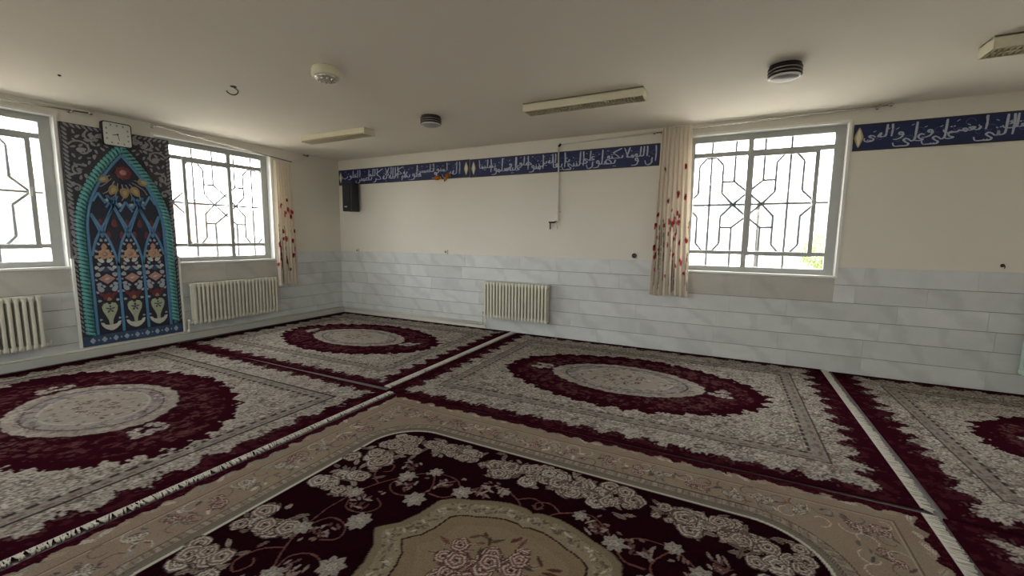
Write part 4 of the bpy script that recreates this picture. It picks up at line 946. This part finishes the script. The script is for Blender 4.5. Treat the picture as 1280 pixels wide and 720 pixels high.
# grey arabesque in the spandrels and leaf border
def outside(x, z):
    if z < ZS: return abs(x) > HW+.055
    t = min(1, (z-ZS)/(ZA+.06-ZS)); return abs(x) > (HW+.065)*(1-t**2.05)
for sx in (-1, 1):
    k = 0; z = 1.02
    while z < MHH-.06:
        petal(sx*(MW/2-.028), z, .062, .022, PI/2-sx*.75, 'arab', .010, 'border_leaf'); z += .048
    for j in range(9): petal(sx*(.055+j*.052), MHH-.028, .060, .022, sx*.75, 'arab', .010, 'border_leaf')
    z = .2
    while z < 1.0: petal(sx*(MW/2-.014), z, .055, .014, PI/2-sx*.5, 'arab', .008, 'border_leaf'); z += .055
    for (cx, cz, R, a0, dr) in ((.36, 2.30, .115, .3, 1), (.40, 2.06, .075, 2.2, -1), (.26, 2.46, .075, 1.2, -1), (.43, 1.86, .05, .9, 1), (.16, 2.47, .05, .2, 1)):
        P = [(sx*(cx+R*(1-t/6.6)*math.cos(a0+dr*t)), cz+R*(1-t/6.6)*math.sin(a0+dr*t)) for t in np.linspace(0, 5.3, 26)]
        P = [p for p in P if outside(*p)]
        if len(P) > 3: MB().strip(P, .016, Y0-.012, Y0).build('arabesque_scroll', M['arab'], mh)
        petal(sx*cx, cz, R*.8, R*.42, a0, 'arab', .014, 'arabesque_leaf')
        for u in (0, 1.7, 3.4):
            px, pz = sx*(cx+R*1.1*math.cos(a0+u)), cz+R*1.1*math.sin(a0+u)
            if outside(px, pz) and abs(px) < MW/2-.05 and pz < MHH-.05: petal(px, pz, .055, .028, a0+u+1, 'arab', .013, 'arabesque_leaf')
    for z in np.arange(1.08, 1.80, .085): petal(sx*(HW+.066), z, .06, .022, PI/2+sx*.4*(-1)**int(z*10), 'arab', .009, 'arabesque_leaf')

qm = random.Random(8)
taken = []
for _ in range(900):                           # small leaves filling the spandrels
    x, z = qm.uniform(.06, MW/2-.075), qm.uniform(1.75, MHH-.075)
    if not outside(x+.035, z-.035) or not outside(x-.03, z-.03) or any(math.hypot(x-a, z-b) < .052 for a, b in taken): continue
    taken.append((x, z)); r_ = qm.random()*6; L_ = qm.uniform(.04, .06)
    petal(x, z, L_, L_*.45, r_, 'arab', .0115, 'arabesque_leaf'); petal(-x, z, L_, L_*.45, PI-r_, 'arab', .0115, 'arabesque_leaf')
for cx in (-.245, 0.0, .245):                  # pale buds between the larger flowers
    for s_ in (-1, 1):
        for dx, dz, w_ in ((.045, .345, .022), (.100, .505, .024), (.035, .575, .026), (.100, .655, .020), (.060, .845, .028), (.030, .905, .022), (.075, 1.00, .026), (.05, 1.085, .022)):
            petal(cx+s_*dx, .135+dz, w_*1.5, w_, PI/2-s_*.6, 'paleblue', .012, 'bud')

# ------------------------------------------------------------------ wall clock
ck = wall_thing('A', 'wall_clock', 'square black-framed wall clock on top of the arched relief panel', 'clock', -3.345, 2.663)
ck.rotation_euler = (0, 0, RA)
def rsq(a, r, n=6): return [(cx*(a-r)+r*math.cos(t), cz*(a-r)+r*math.sin(t)) for cx, cz, t0 in ((1, 1, 0), (-1, 1, PI/2), (-1, -1, PI), (1, -1, 3*PI/2)) for t in np.linspace(t0, t0+PI/2, n)]
fy = -.085
MB().prism(rsq(.142, .028), fy, -.030).build('clock_case', M['black'], ck)
MB().prism(rsq(.131, .022), fy-.002, fy+.01).build('clock_face', M['clockf'], ck)
for h in range(12):
    a = PI/2-2*PI*h/12; k = 1/max(abs(math.cos(a)), abs(math.sin(a))); x, z = .104*k*math.cos(a)*.98, .104*k*math.sin(a)*.98
    MB().box(x-.0075, x+.0075, fy-.0032, fy-.002, z-.010, z+.010, .0005).build('hour_mark', M['clockt'], ck)
for ang, ln, w in ((254, .050, .007), (168, .072, .005)):
    a = math.radians(90-ang); MB().strip([(-.012*math.cos(a), -.012*math.sin(a)), (ln*math.cos(a), ln*math.sin(a))], w, fy-.0058, fy-.0042).build('clock_hand', M['iron'], ck)
MB().lathe([(0, -.008), (.007, -.008), (.007, -.002), (0, -.002)], 12, (0, fy, 0), 'Y').build('hand_pin', M['iron'], ck)

# ------------------------------------------------------------------ loudspeaker
sp = thing('loudspeaker', 'black loudspeaker box mounted high in the corner under the blue inscription', 'speaker', (.50, -.175, 1.93), math.radians(8))
w2, d2, H2 = .10, .105, .52
MB().box(-w2, w2, -d2, d2, 0, H2, .010).build('cabinet', M['black'], sp)
MB().box(-w2+.012, w2-.012, -d2-.012, -d2+.004, .02, H2-.02, .008).build('front_grille', M['blackm'], sp)
MB().box(-.052, .012, -d2-.0135, -d2-.0115, .075, .088).build('badge', M['chrome'], sp)
MB().box(-.045, .045, d2-.002, d2+.012, .2, .36, .003).tube([(0, d2, .28), (0, d2+.055, .28)], .014, 10).build('wall_mount', M['iron'], sp)

# ------------------------------------------------------------------ wall sconce with two amber shades
sc = wall_thing('B', 'wall_sconce', 'small wall lamp with two amber glass shades at the edge of the blue inscription', 'wall lamp', 2.50, 2.425); sc.scale = (.72, .72, .72)
MB().lathe([(0, -.030), (.022, -.030), (.040, -.018), (.044, -.013), (.044, 0), (0, 0)], 20, (0, 0, .01), 'Y').build('back_plate', M['brass'], sc)
for s in (-1, 1):
    MB().tube(smooth([(0, -.03, .01), (s*.03, -.075, .0), (s*.06, -.09, .02), (s*.07, -.09, .035)], 5), .006, 8).build('arm', M['brass'], sc)
    c = Vector((s*.07, -.09, .035)); d = Vector((s*.75, -.25, -.05 if s < 0 else .35)).normalized()
    prof = [(.0, .012), (.012, .022), (.035, .045), (.075, .053), (.105, .046), (.130, .050)]
    sh = MB().tube([c+d*a for a, r in prof], [r for a, r in prof], 20, cap=False).build('shade', M['amber'], sc); m_ = sh.modifiers.new('thickness', 'SOLIDIFY'); m_.thickness = .003
    MB().lathe([(0, -.015), (.016, -.015), (.018, .0), (.014, .02), (0, .02)], 12, (c.x, c.y, c.z)).build('lamp_holder', M['brass'], sc)
    MB().tube([c+d*.02, c+d*.045, c+d*.07, c+d*.09], [.010, .019, .022, .008], 12).build('bulb', M['opal'], sc)
MB().tube([(0, -.03, .01), (0, -.035, -.02), (0, -.035, -.05)], [.008, .006, .010], 10).build('pendant_knob', M['iron'], sc)

# ------------------------------------------------------------------ gas pipe with tap
gp = wall_thing('B', 'gas_pipe', 'thin cream gas pipe running down across the blue inscription to a black tap', 'pipe', 4.50, 0)
MB().tube([(0, -.035, 2.77), (.012, -.035, 2.2), (.018, -.035, 1.84)], .0115, 10).build('drop_pipe', M['pipe'], gp)
MB().tube([(.0, -.035, 2.775), (.012, -.035, 2.795), (.035, -.035, 2.812)], .0155, 10).build('elbow', M['iron'], gp)
MB().tube([(.03, -.035, 2.810), (.65, -.035, 2.825), (1.32, -.035, 2.842)], .0115, 10).build('top_pipe', M['pipe'], gp)
for p in (.3, .9): MB().box(p-.008, p+.008, -.038, -.001, 2.805+p*.018, 2.83+p*.018, .002).build('clip', M['pipe'], gp)
MB().tube([(.018, -.035, 1.86), (.018, -.035, 1.73), (-.02, -.035, 1.715)], .0125, 10).build('tee', M['pipe'], gp)
tapo = MB().tube([(.0, -.035, 1.725), (-.05, -.035, 1.712), (-.125, -.035, 1.712)], .0125, 10).tube([(-.105, -.035, 1.712), (-.105, -.035, 1.61)], .009, 8).build('tap', M['iron'], gp)
MB().box(-.08, -.02, -.062, -.052, 1.705, 1.719, .003).tube([(-.05, -.035, 1.712), (-.05, -.06, 1.712)], .007, 8).build('tap_lever', M['iron'], tapo)
MB().tube([(-.005, -.035, 1.70), (.005, -.035, 1.62)], .007, 8).build('test_nipple', M['pipe'], gp)
MB().box(-.012, .045, -.040, -.001, 1.852, 1.868, .003).build('clip', M['pipe'], gp)

# ------------------------------------------------------------------ sockets and wall bits
so = wall_thing('B', 'wall_socket', 'dark square socket just above the marble, beside the pleated curtain', 'socket', 5.617, 1.258)
MB().box(-.042, .042, -.008, 0, -.042, .042, .004).build('plate', M['socket'], so); MB().lathe([(0, -.026), (.030, -.026), (.034, -.008), (0, -.008)], 20, (0, 0, 0), 'Y').build('plug_body', M['black'], so)
for sx in (-1, 1): MB().lathe([(0, -.029), (.004, -.029), (.004, -.024), (0, -.024)], 8, (sx*.011, 0, .0), 'Y').build('plug_hole', M['chrome'], so)
for s, z, lab in ((.45, 1.205, 'small cream socket on the marble edge below the loudspeaker'), (2.51, 1.228, 'small cream socket on the marble edge below the amber wall lamp')):
    so = wall_thing('B', 'wall_socket', lab, 'socket', s, z)
    MB().box(-.036, .036, -.022, 0, -.03, .04, .005).build('plate', M['socket'], so); MB().lathe([(0, -.024), (.018, -.024), (.018, -.02), (0, -.02)], 14, (0, 0, .005), 'Y').build('socket_well', M['clockt'], so)
so = wall_thing('B', 'wall_hook', 'small dark hook in the plain wall right of the back window', 'hook', 9.15, 1.262)
MB().lathe([(0, -.012), (.012, -.012), (.018, 0), (0, 0)], 12, (0, 0, 0), 'Y').build('hook_plate', M['iron'], so); MB().tube(smooth([(0, -.01, 0), (0, -.035, .0), (0, -.045, -.012), (0, -.035, -.026)], 4), .004, 8).build('hook_arm', M['iron'], so)

# ------------------------------------------------------------------ ceiling fittings
def tube_light(label, cx, cy, L, W, H, louver):
    t = thing('tube_light', label, 'ceiling light', (cx, cy, RZ), 0, 'tube lights on the ceiling')
    if louver:
        mb = MB(); mb.box(-L/2, L/2, -W/2, -W/2+.012, -H, 0, .002).box(-L/2, L/2, W/2-.012, W/2, -H, 0, .002).box(-L/2, -L/2+.012, -W/2+.012, W/2-.012, -H, 0, .002).box(L/2-.012, L/2, -W/2+.012, W/2-.012, -H, 0, .002).box(-L/2, L/2, -W/2, W/2, -.012, 0)
        mb.build('housing', M['lampw'], t)
        lv = MB(); n = 40
        for k in range(1, n): x = -L/2+L*k/n; lv.box(x-.0018, x+.0018, -W/2+.010, W/2-.010, -H+.002, -H+.040)
        lv.box(-L/2+.01, L/2-.01, -.003, .003, -H+.002, -H+.040); lv.build('louver', M['louver'], t)
        for y in (-W*.25, W*.25): MB().tube([(-L/2+.03, y, -.035), (L/2-.03, y, -.035)], .013, 10).build('fluorescent_tube', M['opal'], t)
    else:
        MB().box(-L/2, L/2, -W/2, W/2, -H+.018, 0, .004).build('housing', M['lampw'], t)
        MB().box(-L/2+.006, L/2-.02, -W/2+.006, W/2-.006, -H, -H+.022, .008).build('diffuser', M['diffuser'], t)
        MB().box(L/2-.016, L/2+.002, -W/2-.001, W/2+.001, -H-.002, -.001, .003).build('end_cap', M['lampw'], t)
tube_light('long cream tube light with closed yellowed diffuser, on the ceiling near the loudspeaker corner', 1.78, -1.56, 1.25, .19, .085, False)
tube_light('long cream tube light with open louver blades, on the ceiling before the gas pipe', 5.33, -1.54, 1.25, .20, .085, True)
tube_light('cream louvered tube light on the ceiling beyond the end of the back curtain rod', 8.93, -1.50, 1.25, .22, .085, True)
def ring_lamp(label, cx, cy, R, grp=None):
    t = thing('round_ceiling_lamp', label, 'ceiling light', (cx, cy, RZ), 0, 'ringed round ceiling lamps')
    MB().lathe([(0, 0), (R*.92, 0), (R*.92, -.012), (R*.80, -.014), (0, -.014)], 32).build('base', M['brown'], t)
    for k in range(3):
        z = -.022-k*.026; MB().lathe([(R*.80, z), (R*.98, z+.004), (R, z-.006), (R*.98, z-.013), (R*.80, z-.013)], 32).build('dark_ring', M['brown'], t)
        if k < 2: MB().lathe([(R*.80, z-.013), (R*.955, z-.013), (R*.955, z-.022), (R*.80, z-.022)], 32).build('bright_ring', M['ring'], t)
    MB().lathe([(0, -.014), (R*.86, -.014), (R*.86, -.088), (R*.80, -.098), (R*.6, -.112), (R*.3, -.120), (0, -.122)], 32).build('glass_bowl', M['opalg'], t)
    MB().lathe([(R*.80, -.086), (R*.93, -.086), (R*.93, -.094), (R*.85, -.100), (R*.80, -.094)], 32).build('rim', M['opal'], t)
ring_lamp('round ceiling lamp with dark rings, between the closed and the louvered tube lights', 3.50, -1.66, .125)
ring_lamp('round ceiling lamp with dark and silver rings in front of the back window', 7.08, -1.62, .125)
t = thing('round_ceiling_lamp', 'round cream ceiling lamp with faceted glass underside above the fringed rug seam', 'ceiling light', (3.60, -3.22, RZ))
MB().lathe([(0, 0), (.108, 0), (.118, -.02), (.120, -.070), (.112, -.078), (0, -.078)], 32).build('lamp_body', M['lampw'], t)
MB().lathe([(0, -.076), (.100, -.076), (.100, -.086), (.085, -.098), (.05, -.104), (0, -.106)], 28).build('glass_cover', M['facet'], t)
for k in range(10):
    a = 2*PI*k/10; MB().lathe([(0, -.098), (.013, -.096), (.009, -.104), (0, -.108)], 8, (.068*math.cos(a), .068*math.sin(a), 0)).build('crystal', M['chrome'], t)
t = thing('ceiling_hook', 'small bent iron hook hanging from the ceiling before the arched panel', 'hook', (2.40, -3.30, RZ))
MB().lathe([(0, 0), (.028, 0), (.028, -.004), (.01, -.008), (0, -.008)], 14).build('hook_plate', M['iron'], t)
MB().tube(smooth([(.0, 0, -.006), (.01, .035, -.030), (.0, .030, -.060), (-.01, -.005, -.078), (-.02, -.045, -.066), (-.02, -.055, -.05)], 5), .005, 8).build('hook_arm', M['iron'], t)
t = thing('ceiling_screw', 'tiny dark screw in the ceiling above the rug by the arched panel', 'screw', (1.25, -4.17, RZ))
MB().lathe([(0, 0), (.012, 0), (.012, -.008), (.006, -.012), (0, -.012)], 12).build('screw_head', M['iron'], t)

# ------------------------------------------------------------------ outside the windows
tag(MB().box(-150, 150, -120, 150, -4.6, -4.4).build('ground', M['ground']), kind='structure')
def building(label, x0, x1, y0, y1, z1, m, face, cols, rows, bands=0):
    t = thing('building', label, 'building', ((x0+x1)/2, (y0+y1)/2, -4.4), 0, 'buildings outside the windows'); hx, hy, H = (x1-x0)/2, (y1-y0)/2, z1+4.4
    MB().box(-hx, hx, -hy, hy, 0, H).build('wall', M[m], t)
    MB().box(-hx-.15, hx+.15, -hy-.15, hy+.15, H-.35, H+.05).build('parapet', M['bld2'], t)
    for k in range(bands): z = H-1.0-k*1.35; MB().box(-hx-.06, hx+.06, -hy-.06, hy+.06, z-.1, z).build('string_course', M['bld2'], t)
    for r in range(rows):
        for c in range(cols):
            z = H-1.9-r*2.9
            if z < .4: continue
            if face == 'E': y = -hy+(2*hy)*(c+.5)/cols; MB().box(hx-.02, hx+.04, y-.55, y+.55, z-.6, z+.6).build('window', M['bwin'], t)
            else: x = -hx+(2*hx)*(c+.5)/cols; MB().box(x-.55, x+.55, -hy-.04, -hy+.02, z-.6, z+.6).build('window', M['bwin'], t)
building('beige brick building with banded walls close outside the window left of the arched panel', -22, -12, -16, .6, 3.45, 'bld1', 'E', 4, 2, 4)
building('pinkish building with flat roof seen through the long radiator window', -50, -42, 17.6, 19.8, 4.9, 'bld3', 'E', 1, 3)
building('low white building beside the pinkish one beyond the long radiator window', -52, -43, 20.0, 23.6, 3.6, 'bld2', 'E', 2, 2)
building('pale tower block with rows of windows far beyond the long radiator window', -72, -62, 35.5, 43, 5.2, 'bld2', 'E', 5, 4)
building('tall pale narrow block at the mullion of the long radiator window', -40, -36, 13.4, 14.6, 3.4, 'bld2', 'E', 1, 3)
building('long low roofed building across from the back window', 0.5, 8.2, 38, 48, 6.4, 'bld2', 'S', 6, 2, 1)
building('long pale building behind a wall beyond the sliding sash of the back window', 8.8, 19, 34, 44, 4.9, 'bld2', 'S', 6, 2, 2)
def tree(label, loc, R, H, seed):
    t = thing('tree', label, 'tree', loc); q = random.Random(seed)
    MB().tube([(0, 0, 0), (.1, 0, H*.5), (0, .1, H*.85)], [.16, .11, .05], 10).build('trunk', M['bark'], t)
    mb = MB()
    for _ in range(1500):
        a, b = q.uniform(0, 2*PI), math.acos(q.uniform(-1, 1)); r = R*q.uniform(.55, 1.0); c = Vector((r*math.sin(b)*math.cos(a), r*math.sin(b)*math.sin(a), H-R+r*math.cos(b)*1.0))
        u = Vector((q.gauss(0, 1), q.gauss(0, 1), q.gauss(0, 1))).normalized(); w = u.orthogonal().normalized(); l = q.uniform(.07, .13)
        mb.add([c-u*l, c+w*l*.5, c+u*l, c-w*l*.5], [(0, 1, 2, 3)])
    tag(mb.build('foliage', M['leaf'], t), kind='stuff')
tree('yellow green treetop seen through the narrow pane of the back window', (11.55, 25.0, -4.4), 1.2, 6.4, 3)
